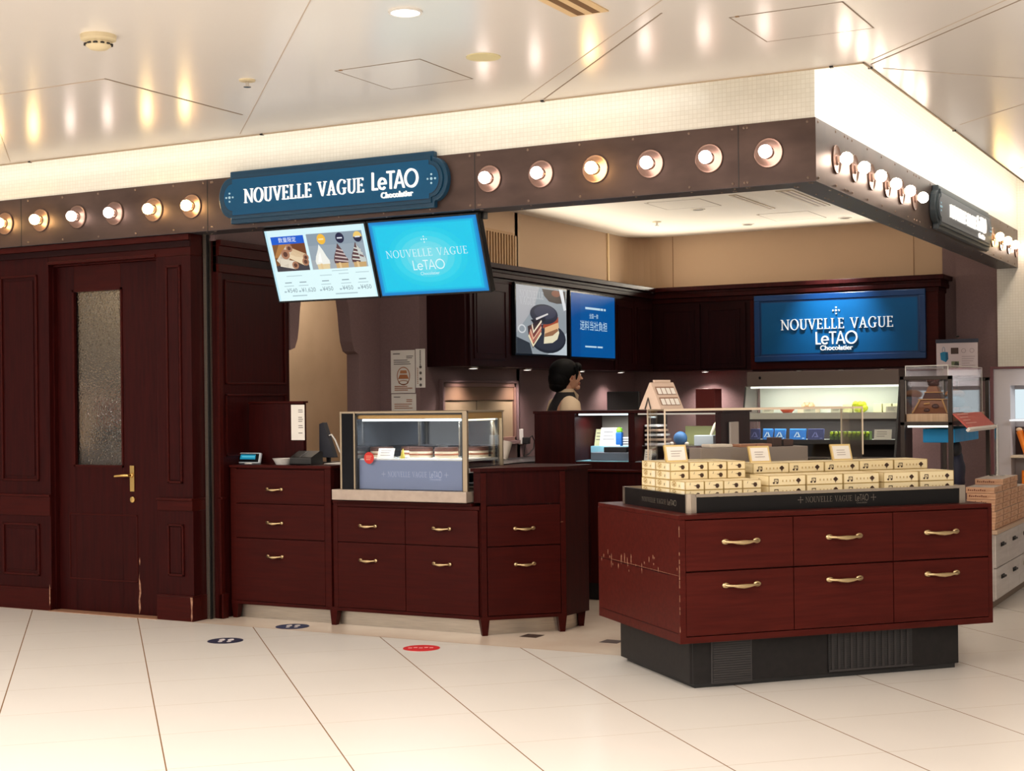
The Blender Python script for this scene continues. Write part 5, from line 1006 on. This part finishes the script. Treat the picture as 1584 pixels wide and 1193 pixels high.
for x in (ax0, ax1): c.box(x-.002, x+.002, ay0, ay1, 1.481, 1.485, MATS['acrylic_edge'])
c.build('case_edges', t)
CH1, CH2, CH3 = mat('milk_chocolate', (.23, .075, .024), .3), mat('dark_chocolate', (.07, .016, .010), .3), mat('caramel_trim', (.60, .33, .13), .4)
t = thing('chocolate_sculpture', 'tiered chocolate tower sculpture inside the acrylic case', 'sculpture', (.01, 2.42, 1.19))
c = MB(); cx, cy = .01, 2.42
def frust(w0, w1, z0, z1, m): c.add([(cx-w0, cy-w0, z0), (cx+w0, cy-w0, z0), (cx+w0, cy+w0, z0), (cx-w0, cy+w0, z0), (cx-w1, cy-w1, z1), (cx+w1, cy-w1, z1), (cx+w1, cy+w1, z1), (cx-w1, cy+w1, z1)], [(3, 2, 1, 0), (4, 5, 6, 7), (0, 1, 5, 4), (1, 2, 6, 5), (2, 3, 7, 6), (3, 0, 4, 7)], m)
frust(.112, .072, 1.19, 1.275, CH1); c.build('base_tier', t, bevel=.003)
c = MB(); frust(.080, .078, 1.275, 1.281, CH3); frust(.058, .045, 1.281, 1.318, CH2); frust(.048, .05, 1.318, 1.324, CH3); frust(.04, .026, 1.324, 1.36, CH1); c.build('upper_tiers', t, bevel=.002)
c = MB(); c.ell((cx, cy, 1.376), (.036, .036, .024), CH2, 16, 10); c.ell((cx-.02, cy-.02, 1.393), (.020, .020, .016), CH2, 12, 8); c.ell((cx+.022, cy-.01, 1.390), (.018, .018, .016), CH2, 12, 8); c.build('rose_top', t, smooth=True)
c = MB()
for s_ in (-1, 1): c.tube([(cx+s_*.105, cy-.117, 1.194), (cx+s_*.068, cy-.078, 1.273)], .005, CH3)
c.tube([(cx-.04, cy-.092, 1.25), (cx-.005, cy-.090, 1.254)], .005, CH3); c.ell((cx+.03, cy-.095, 1.235), (.022, .008, .016), CH2, 12, 8); c.ell((cx-.02, cy-.106, 1.212), (.02, .008, .012), CH2, 12, 8); c.build('trim_bars', t, smooth=True)
t = thing('chocolate_sculpture', 'low brown and blue-grey chocolate piece at the far end of the acrylic case', 'sculpture', (.02, 2.95, 1.19)); c = MB(); c.box(-.06, .1, 2.75, 3.15, 1.19, 1.225, CH1); c.build('slab', t, bevel=.01); c = MB(); c.ell((.02, 2.95, 1.255), (.07, .15, .045), D(92, 116, 140), 18, 12); c.build('blue_shell', t, smooth=True); c = MB(); c.ell((.02, 3.0, 1.31), (.06, .12, .03), D(170, 112, 66), 18, 12); c.build('brown_cap', t, smooth=True)
BB = D(6, 146, 212)
t = thing('shopping_bags', 'bright blue bundle of folded shopping bags hanging under the acrylic case', 'bags', (.03, 2.62, 1.01)); c = MB()
for k in range(5): c.box(-.06+.001*k, .135-.002*k, 2.42+.16*k, 2.57+.16*k, 1.01, 1.095, BB)
c.build('bags', t, bevel=.006)
t = thing('hanging_apron', 'dark navy cloth hanging below the blue bags', 'cloth', (.10, 2.66, .68)); c = MB()
c.ell((.10, 2.62, .965), (.035, .05, .055), D(14, 14, 22), 14, 10); c.ell((.105, 2.64, .82), (.045, .07, .14), D(22, 24, 48), 16, 12, lambda p: Vector((p.x*(1+.1*math.sin(9*p.z)), p.y, p.z))); c.build('cloth', t, smooth=True)
# slanted red sign on a pole
t = thing('slanted_sign', 'slanted red and white sign plate on a slim pole by the acrylic case', 'sign', (.22, 3.08, .776)); c = MB()
fr = (Vector((.272, 2.12, 1.108)), Vector((0, 1, 0)), Vector((-.085, 0, .085)).normalized()); c.solid(fr, rect(0, 0, .86, .12), -.006, 0, D(200, 92, 84)); c.solid(fr, rect(.0, -.018, .86, 0), -.02, .004, D(232, 226, 220)); lines(c, (fr[0]+Vector((.0006, 0, .0006)), fr[1], fr[2]), .06, .11, .42, 4, .024, D(232, 170, 160), .007, 2, .5); c.build('plate', t, bevel=.002)
c = MB(); c.cyl((.265, 3.08, 0), .012, .776, 1.11, CHROME, 'z', 14); c.lathe([(.05, .7755), (.05, .782), (.02, .786)], (.265, 3.08, 0), CHROME, 'z', 20); c.build('pole', t, smooth=30)

# ------------------------------------------------------------ pale drawer unit with wooden boxes at the right
PALE = noise_col(mat('pale_ash_laminate', (.5, .44, .40), .3), (.50, .44, .40), (.58, .52, .48), (1, 1, 14), 3)
t = thing('drawer_unit', 'pale grey wood drawer unit at the right edge behind the island', 'cabinet', (.27, 3.1, 0)); c = MB(); c.box(.17, .36, 2.40, 4.475, .05, .455, PALE); c.box(.18, .34, 2.42, 4.46, 0, .05, D(120, 100, 84)); c.build('body', t); c = MB(); c.box(.168, .385, 2.385, 4.48, .455, .478, D(196, 166, 140)); c.build('top_board', t, bevel=.003)
PH = D(40, 36, 34)
for k in range(5):
    for z0, z1 in ((.06, .245), (.25, .45)):
        c = MB(); c.box(.36, .374, 2.40+.415*k+.003, 2.40+.415*(k+1)-.003, z0, z1, PALE); d = c.build('drawer', t, bevel=.002)
        c = MB(); yc = 2.40+.415*(k+.5); zc = (z0+z1)/2+.03; c.box(.374, .392, yc-.045, yc+.045, zc-.005, zc+.005, PH); c.box(.374, .380, yc-.045, yc+.045, zc-.012, zc+.012, PH); c.build('handle', d)
WB = mat('wood_print_carton', (.52, .27, .15), .6); noise_col(WB, (.56, .29, .155), (.70, .41, .25), (3, 3, 22), 4, 3); WBL = D(120, 62, 36); WBT = D(226, 212, 200)
def wbox():
    c = MB(); c.box(0, .17, 0, .26, 0, .0365, WB); c.box(.002, .168, .002, .258, .0355, .0369, WBT)
    F = ((0, 0, 0), (1, 0, 0), (0, 0, 1)); Rr = ((.17, 0, 0), (0, 1, 0), (0, 0, 1))
    for k in range(9): c.art(F, rect(.012+.012*k, .014, .020+.012*k, .022+.004*(k % 3 == 0)), 1, WBL)
    c.art(F, rect(0, 0, .17, .0015), 1, WBL); c.art(Rr, rect(0, 0, .26, .0022), 1, WBL); c.art(Rr, rect(0, 0, .004, .036), 1, WBL); c.art(Rr, rect(.256, 0, .26, .036), 1, WBL); c.art(Rr, rect(.06, .012, .16, .018), 1, D(198, 140, 100))
    o = c.build('wood_box', origin=(0, 0, 0)); me = o.data; bpy.data.objects.remove(o); return me
WBM = wbox(); LV = ['bottom', 'second', 'third', 'fourth', 'fifth', 'sixth', 'seventh', 'eighth', 'ninth', 'topmost']
for col, (y0, n) in enumerate(((2.44, 7), (2.71, 8), (2.98, 8), (3.25, 6))):
    for k in range(n):
        o = bpy.data.objects.new('wood_box', WBM); COL.objects.link(o); o.location = (.196+.003*((k*7) % 3-1), y0+.003*((k*5) % 3-1), .4785+.037*k); tag(o, 'wood-print gift box, %s of the %s stack from the front on the pale drawer unit' % ('topmost' if k == n-1 else LV[k], ORD[col]), 'box', 'wood-print boxes on the drawer unit'); WM[o] = o.matrix_basis
# neighbouring shelf cabinet
t = thing('shelf_cabinet', 'grey shelf cabinet with a thin red-brown frame and lit panel at the far right', 'shelf', (.75, 4.6, 0)); DKR = mat('red_brown_frame', (.10, .022, .025), .4); GR = D(176, 168, 168)
c = MB(); c.box(-.03, 1.6, 4.5, 4.9, 1.492, 1.51, DKR); c.box(-.03, -.008, 4.5, 4.9, 0, 1.492, DKR); c.build('frame', t, bevel=.002)
c = MB(); c.box(-.008, 1.6, 4.72, 4.9, 0, 1.492, GR); c.box(-.008, .11, 4.52, 4.72, 0, 1.492, GR); c.box(.11, 1.6, 4.52, 4.72, 1.37, 1.492, GR); c.build('carcass', t)
c = MB(); c.box(.112, 1.6, 4.715, 4.719, 1.12, 1.34, E(222, 238, 244, 1.0)); c.build('lit_panel', t, label='softly lit white panel'); c = MB(); c.box(.105, 1.6, 4.50, 4.72, 1.105, 1.117, E(250, 250, 250, 1.0)); c.box(.11, 1.6, 4.50, 4.72, .835, .852, D(206, 186, 160)); c.box(.11, 1.6, 4.50, 4.72, .55, .567, D(206, 186, 160)); c.build('shelf_board', t)
c = MB(); c.box(.112, 1.6, 4.71, 4.716, .855, 1.06, D(60, 30, 24)); c.build('back_panel', t)
ORG = mat('orange_wrap', (.86, .22, .012), .35)
for k in range(8):
    c = MB(); x = .16+.055*k; c.tube([(x+.05, 4.60, .853), (x, 4.60, 1.03)], [.020, .026], ORG, 10); c.ell((x-.002, 4.60, 1.04), (.024, .02, .016), D(240, 200, 160), 10, 8); tag(c.build('orange_packet', smooth=40), 'orange wrapped packet leaning on the grey shelf, %s from the left' % ORD[k], 'packet', 'orange packets on the upper shelf')
for k in range(6):
    c = MB(); x = .20+.06*k; c.tube([(x, 4.56, .568), (x, 4.56, .74)], [.024, .022], ORG, 10); tag(c.build('orange_packet', smooth=40), 'orange wrapped packet upright on the lower shelf, %s from the left' % ORD[k], 'packet', 'orange packets on the lower shelf')
lamp('shelf_lamp', 'AREA', (.8, 4.3, 1.45), 6, (.95, .97, 1), .8, .1, aim=(.8, 4.65, 1.0))

# ------------------------------------------------------------ open chilled display at the back
t = thing('chilled_display', 'open-fronted chilled display shelf unit under the large blue sign', 'refrigerator', (-1.43, 5.2, 0)); FM = mat('fridge_steel', (.17, .13, .11), .35, .6)
c = MB(); c.box(-2.10, -.83, 5.02, 5.40, 1.395, 1.515, FM); c.ell((-1.985, 5.018, 1.465), (.012, .006, .012), BLACKG, 12, 8); c.build('canopy', t, bevel=.004, label='brushed steel canopy')
c = MB(); c.box(-2.10, -.83, 5.36, 5.40, .05, 1.395, mat('fridge_liner', (.80, .84, .76), .4)); c.prism([(4.82, .05), (5.40, .05), (5.40, 1.4), (5.02, 1.4), (4.98, 1.18), (4.88, .95), (4.82, .80)], -2.115, -2.10, GLASS, 'x'); c.prism([(4.82, .05), (5.40, .05), (5.40, 1.4), (5.02, 1.4), (4.88, .95), (4.82, .80)], -.83, -.815, BLACK, 'x'); c.prism([(4.80, .05), (5.36, .05), (5.36, .60), (4.80, .72)], -2.10, -.83, CHAR, 'x'); c.build('cabinet_shell', t)
c = MB(); c.prism([(5.02, 1.39), (5.03, 1.39), (4.895, .95), (4.885, .95)], -2.118, -2.106, BLACK, 'x'); c.build('side_edge', t)
c = MB(); c.box(-2.10, -.83, 5.05, 5.36, 1.155, 1.168, mat('fridge_shelf', (.70, .72, .66), .3)); c.box(-2.10, -.83, 5.03, 5.05, 1.120, 1.172, D(214, 216, 204)); c.box(-2.09, -.84, 5.04, 5.36, 1.10, 1.12, D(40, 32, 30)); c.build('upper_shelf', t)
c = MB(); c.box(-2.10, -.83, 4.98, 5.36, .935, .948, mat('fridge_shelf', (.70, .72, .66), .3)); c.box(-2.10, -.83, 4.965, 4.98, .915, .952, D(30, 26, 26)); c.box(-2.10, -.83, 5.355, 5.358, .70, 1.10, D(48, 36, 34)); c.build('lower_shelf', t)
c = MB(); c.box(-2.08, -.85, 5.06, 5.09, 1.378, 1.392, E(248, 250, 232, 2)); c.build('glow_strip', t, label='glowing strip added for a bright white line'); c = MB(); c.box(-2.10, -.83, 4.90, 4.915, .80, .815, CHROME); c.build('bumper_bar', t)
lamp('fridge_lamp', 'AREA', (-1.46, 5.12, 1.375), 2.6, (.97, 1, .90), 1.15, .06, aim=(-1.46, 5.25, 1.0)); lamp('fridge_lamp', 'AREA', (-1.46, 5.06, 1.095), 4.5, (.97, 1, .92), 1.15, .04, aim=(-1.46, 5.16, .8))
for k, (x, q) in enumerate(((-1.985, 'leftmost'), (-1.63, 'right of the red bowl'), (-1.40, 'near the middle'), (-.95, 'at the right end'))): card('price_card', 'white price card on the upper chilled shelf, '+q, x, 5.07, 1.168, .10, .05, D(236, 236, 214))
c = MB(); c.lathe([(.035, 0), (.060, .03), (.064, .034), (.05, .03)], (-1.80, 5.17, 1.168), D(190, 74, 42), 'z', 22); tag(c.build('red_bowl', smooth=True), 'shallow orange-red bowl on the upper chilled shelf', 'bowl')
c = MB()
for k in range(9): c.ell((-1.68+.03*(k % 3), 5.24+.03*(k//3), 1.225+.012*(k % 2)), (.02, .02, .02), D(226, 190, 150), 10, 8)
c.box(-1.72, -1.57, 5.20, 5.34, 1.168, 1.21, D(226, 206, 180)); tag(c.build('pink_sweets_tray', smooth=40), 'tray of pale pink sweets behind the red bowl on the upper chilled shelf', 'tray')
c = MB()
for k in range(14): a = k*2.4; c.ell((-1.185+.045*math.cos(a)*(k/14), 5.18+.045*math.sin(a)*(k/14), 1.21+.028*math.sin(k*1.7)), (.026, .026, .026), D(206, 214, 50), 10, 8)
c.ell((-1.185, 5.18, 1.19), (.05, .05, .024), D(190, 200, 40), 14, 8); tag(c.build('yellow_green_sweets', smooth=True), 'yellow-green bunch of sweets on the upper chilled shelf', 'sweets')
for k, x in enumerate((-1.36, -1.27)): blk('pale_carton', 'pale yellow carton at the back of the upper chilled shelf, %s of two' % ('left', 'right')[k], 'box', x, x+.08, 5.28, 5.34, 1.168, 1.235+.01*k, D(232, 228, 170))
for k in range(3): blk('pale_carton', 'pale carton at the right back of the upper chilled shelf, %s' % ('left', 'middle', 'right')[k], 'box', -1.10+.08*k, -1.03+.08*k, 5.26, 5.34, 1.168, 1.24, D(236, 232, 190))
def pouch(x, w, dark, label):
    c = MB(); fr = ((x, 5.04, .948), (1, 0, 0), (0, .18, 1)); m = D(40, 46, 92) if dark else D(24, 106, 190); c.solid(fr, rect(0, 0, w, .092), -.02, 0, m); n = Vector((1, 0, 0)).cross(Vector((0, .18, 1))).normalized(); g = (Vector(fr[0])+n*.0005, fr[1], fr[2])
    lt = D(96, 100, 150) if dark else D(196, 222, 240); xc = w/2
    c.art(g, rect(.003, .080, w-.003, .089), 1, D(60, 150, 210) if not dark else m); c.art(g, [(xc-.032, .022), (xc-.022, .022), (xc-.002, .060), (xc-.008, .066)], 2, lt); c.art(g, [(xc-.012, .022), (xc+.026, .022), (xc+.004, .066), (xc-.001, .054), (xc+.009, .030), (xc-.008, .030)], 2, lt); c.art(g, rect(w*.78, .010, w*.92, .016), 2, lt); tag(c.build('blue_pouch', bevel=.002), label, 'packet', 'blue pouches on the lower chilled shelf')
for x, w, d, q in ((-2.085, .085, 1, 'dim leftmost'), (-1.975, .085, 0, 'second from the left'), (-1.875, .095, 0, 'third from the left'), (-1.745, .14, 0, 'bright wide middle'), (-1.59, .135, 1, 'dark wide rightmost')): pouch(x, w, d, 'blue pouch with a white angular mark on the lower chilled shelf, '+q)
GP = [D(176, 206, 36), D(110, 140, 30), D(206, 226, 90), D(60, 78, 26)]
for k in range(9):
    x = -1.40+.037*k; c = MB(); c.box(x, x+.034, 5.03, 5.10, .948, 1.018, GP[3]); c.ell((x+.017, 5.03, 1.005), (.016, .006, .012), GP[(0, 2, 0)[k % 3]], 10, 6); c.ell((x+.012, 5.028, .985), (.012, .006, .010), GP[1], 10, 6); tag(c.build('green_packet', bevel=.002), 'small green and black packet on the lower chilled shelf, %s from the left' % ORD[k], 'packet', 'green packets on the lower chilled shelf')
card('price_card', 'large white card at the right end of the lower chilled shelf', -1.03, 5.0, .948, .14, .085, D(236, 236, 224))
t = thing('sales_poster', 'white poster board with a blue bag picture beside the back cabinets, under a dark rail', 'poster', (-.42, 5.35, 1.5)); fr = (Vector((-.60, 5.34, 1.46)), Vector((1, 0, 0)), Vector((0, 0, 1)))
c = MB(); c.solid(fr, rect(0, 0, .325, .265), -.004, 0, D(214, 200, 204)); n = Vector((0, -1, 0)); g = (fr[0]+n*.0006, fr[1], fr[2])
c.art(g, [(.035, .13), (.075, .11), (.095, .135), (.092, .19), (.055, .195), (.03, .185)], 1, D(24, 126, 170)); c.art(g, [(.075, .11), (.095, .135), (.092, .19), (.072, .185)], 2, D(16, 92, 130))
for q in strip((.058, .195, .012, .04), (.058, .195, .009, .037), 0, PI, 10): c.art(g, q, 2, D(40, 110, 150))
c.art(g, rect(.115, .175, .175, .225), 1, D(70, 50, 42)); c.art(g, rect(.118, .06, .178, .115), 1, D(110, 120, 90)); c.art(g, [(.13, .06), (.178, .06), (.178, .1), (.15, .115)], 2, D(60, 64, 56))
for x in (.215, .28):
    for q in strip((x, .20, .018, .018), (x, .20, .015, .015), 0, 2*PI, 16): c.art(g, q, 1, D(150, 130, 136))
lines(c, g, .20, .155, .11, 6, .018, D(160, 144, 150), .004, 1, .5); c.build('board', t)
c = MB(); c.solid(fr, rect(-.005, .265, .33, .295), -.01, .004, D(48, 54, 72)); c.ell((.17-.60, 5.335, 1.775), (.014, .01, .008), BLACK, 12, 8); c.build('clip_rail', t)
c = MB(); c.box(-.45, -.43, 5.345, 5.365, 0, 1.75, BLACK); c.box(-.55, -.33, 5.30, 5.45, 0, .015, BLACK); c.build('stand', t)

# ------------------------------------------------------------ floor marks and ceiling fittings
def sticker(x, y, col, label, red=False):
    c = MB(); c.cyl((x, y, 0), .098, .0002, .0012, col, 'z', 40); fr = ((x, y, .0012), (math.cos(TH), math.sin(TH), 0), (-math.sin(TH), math.cos(TH), 0)); wl = D(214, 206, 206)
    if red:
        for k in range(5): c.art(fr, rect(-.07+.028*k, -.012+.012*(k % 2), -.05+.028*k, .012+.012*(k % 2)), 1, D(240, 170, 165))
    for sx in (-.022, .026):
        if not red: c.art(fr, circ(sx, .022, .017, .034, 14), 1, wl); c.art(fr, circ(sx, -.034, .013, .019, 12), 1, wl)
    tag(c.build('floor_sticker'), label, 'sticker', None)
sticker(-3.205, -.462, D(40, 40, 66), 'dark navy round footprint sticker on the pale floor tiles, nearest the pillar'); sticker(-3.176, .11, D(52, 58, 92), 'navy round footprint sticker on the marble in front of the three-drawer cabinet'); sticker(-2.088, -.226, D(204, 24, 30), 'red round sticker on the floor in front of the counter', True)
for (x, y), q in (((-1.742, .372), 'in front of the angled counter cabinet'), ((-1.262, .378), 'left of the display island')):
    c = MB(); c.box(-.052, .052, -.052, .052, .0002, .0012, D(66, 44, 36)); o = c.build('floor_inlay', origin=(0, 0, 0)); o.location = (x, y, 0); o.rotation_euler = (0, 0, 0); tag(o, 'small dark square inlay in the marble floor '+q, 'floor tile')
c = MB(); c.tube([(-1.30, -2.73, .002), (-1.27, -2.735, .003), (-1.235, -2.75, .002)], .002, D(90, 80, 74), 6); tag(c.build('floor_scuff'), 'small dark sliver lying on the pale floor tiles in the foreground', 'debris')
t = thing('smoke_detector', 'cream dome smoke detector on the mall ceiling', 'smoke detector', (-2.236, -2.40, 2.72)); CRD = D(222, 206, 170)
c = MB(); c.lathe([(.072, 2.79), (.070, 2.772), (.050, 2.764)], (-2.236, -2.40, 0), CRD, 'z', 28); c.build('base', t, smooth=40); c = MB(); c.lathe([(.050, 2.765), (.050, 2.748), (.034, 2.735), (.002, 2.732)], (-2.236, -2.40, 0), CRD, 'z', 28); c.build('sensor', t, smooth=40)
c = MB()
for k in range(12): a = 2*PI*k/12; c.box(-2.236+.049*math.cos(a)-.008, -2.236+.049*math.cos(a)+.008, -2.40+.049*math.sin(a)-.006, -2.40+.049*math.sin(a)+.006, 2.750, 2.756, BLACK)
c.build('slots', t)
def sprinkler(x, y, z, label):
    t = thing('sprinkler', label, 'sprinkler', (x, y, z-.03)); c = MB(); c.lathe([(.038, z), (.036, z-.006), (.012, z-.008)], (x, y, 0), CRD, 'z', 20); c.build('escutcheon', t, smooth=40); c = MB(); c.cyl((x, y, 0), .008, z-.03, z-.006, CHROME, 'z', 10); c.lathe([(.018, z-.030), (.018, z-.033)], (x, y, 0), CHROME, 'z', 14); c.build('nozzle', t)
sprinkler(-2.242, -1.44, 2.79, 'small ceiling sprinkler on the mall ceiling between detector and downlight'); sprinkler(-2.721, 4.595, 2.78, 'small sprinkler on the shop ceiling above the cabinets')
t = thing('downlight', 'round white recessed downlight on the mall ceiling', 'lamp', (-.979, -2.08, 2.78)); c = MB(); c.lathe([(.066, 2.79), (.066, 2.784), (.056, 2.783)], (-.979, -2.08, 0), WHITE, 'z', 28, False); c.build('rim', t, smooth=30); c = MB(); c.lathe([(.057, 2.786), (.001, 2.7855)], (-.979, -2.08, 0), E(255, 250, 245, 6), 'z', 28, False); c.build('lens', t)
c = MB(); c.lathe([(.075, 2.79), (.075, 2.786), (.001, 2.7855)], (-1.086, -1.28, 0), D(226, 214, 166), 'z', 28, False); tag(c.build('ceiling_cover', smooth=30), 'pale yellow round cover plate on the mall ceiling', 'cover')
def hatch(x0, x1, y0, y1, z, label, m):
    c = MB(); g = .006
    for a in ((x0, x1, y0, y0+g), (x0, x1, y1-g, y1), (x0, x0+g, y0, y1), (x1-g, x1, y0, y1)): c.box(*a, z-.0015, z-.0005, SEAM)
    c.box(x0+g, x1-g, y0+g, y1-g, z-.0012, z-.0004, m); c.box((x0+x1)/2-.2, (x0+x1)/2-.185, y0-.004, y0+.006, z-.004, z, D(150, 120, 90)); tag(c.build('access_hatch'), label, 'hatch')
hatch(-1.79, -1.34, -1.39, -.925, 2.79, 'square ceiling access hatch near the white downlight', CEIL); hatch(.062, .515, -1.365, -.905, 2.79, 'square ceiling access hatch above the fascia corner', CEIL)
hatch(-2.35, -1.90, 3.45, 3.91, 2.78, 'square access hatch in the shop ceiling nearer the left wall', CREAMW); hatch(-1.86, -1.43, 4.60, 5.12, 2.78, 'square access hatch in the shop ceiling nearer the right fascia', CREAMW)
def slot(x0, x1, y0, y1, z, label, n, col):
    t = thing('air_slot', label, 'vent', ((x0+x1)/2, (y0+y1)/2, z-.006)); c = MB(); c.box(x0, x1, y0, y1, z-.005, z, col); c.build('frame', t)
    c = MB(); wd = (x1-x0)/(2*n+1)
    for k in range(n): c.box(x0+wd*(2*k+1), x0+wd*(2*k+2), y0+.01, y1-.01, z-.0056, z-.004, D(120, 88, 58))
    c.build('slots', t)
slot(-1.66, -1.60, 3.40, 4.30, 2.78, 'single linear air slot in the shop ceiling', 1, D(206, 190, 165)); slot(-1.30, -1.18, 3.38, 4.36, 2.78, 'double linear air slot in the shop ceiling by the right fascia', 2, D(206, 190, 165)); slot(-.46, -.30, -3.2, -1.70, 2.79, 'linear air slot at the top of the mall ceiling', 2, D(225, 195, 150))
for (x, y), q in (((-2.138, 4.03), 'beside the left access hatch'), ((-2.137, 5.20), 'at the back left of the right access hatch'), ((-1.305, 5.22), 'at the back right, close to the right fascia')):
    t = thing('downlight', 'small unlit downlight in the shop ceiling '+q, 'lamp', (x, y, 2.775)); c = MB(); c.lathe([(.055, 2.78), (.055, 2.776), (.042, 2.775)], (x, y, 0), CREAMW, 'z', 22, False); c.build('rim', t); c = MB(); c.lathe([(.043, 2.777), (.001, 2.7765)], (x, y, 0), D(80, 66, 54), 'z', 22, False); c.build('lens', t)
t = thing('wall_vent', 'beige louvred vent of vertical slats high on the left inner wall', 'vent', (-3.42, 3.15, 2.36)); VB = D(176, 140, 100)
c = MB(); c.box(-3.43, -3.42, 2.60, 3.37, 2.345, 2.60, D(110, 78, 50)); 
for a in ((2.58, 3.39, 2.59, 2.61), (2.58, 3.39, 2.33, 2.35), (3.36, 3.39, 2.33, 2.61), (2.58, 2.60, 2.33, 2.61)): c.box(-3.43, -3.408, *a, VB)
c.build('frame', t); c = MB()
for k in range(17): c.box(-3.424, -3.408, 2.62+.044*k, 2.637+.044*k, 2.35, 2.59, VB)
c.build('slats', t)
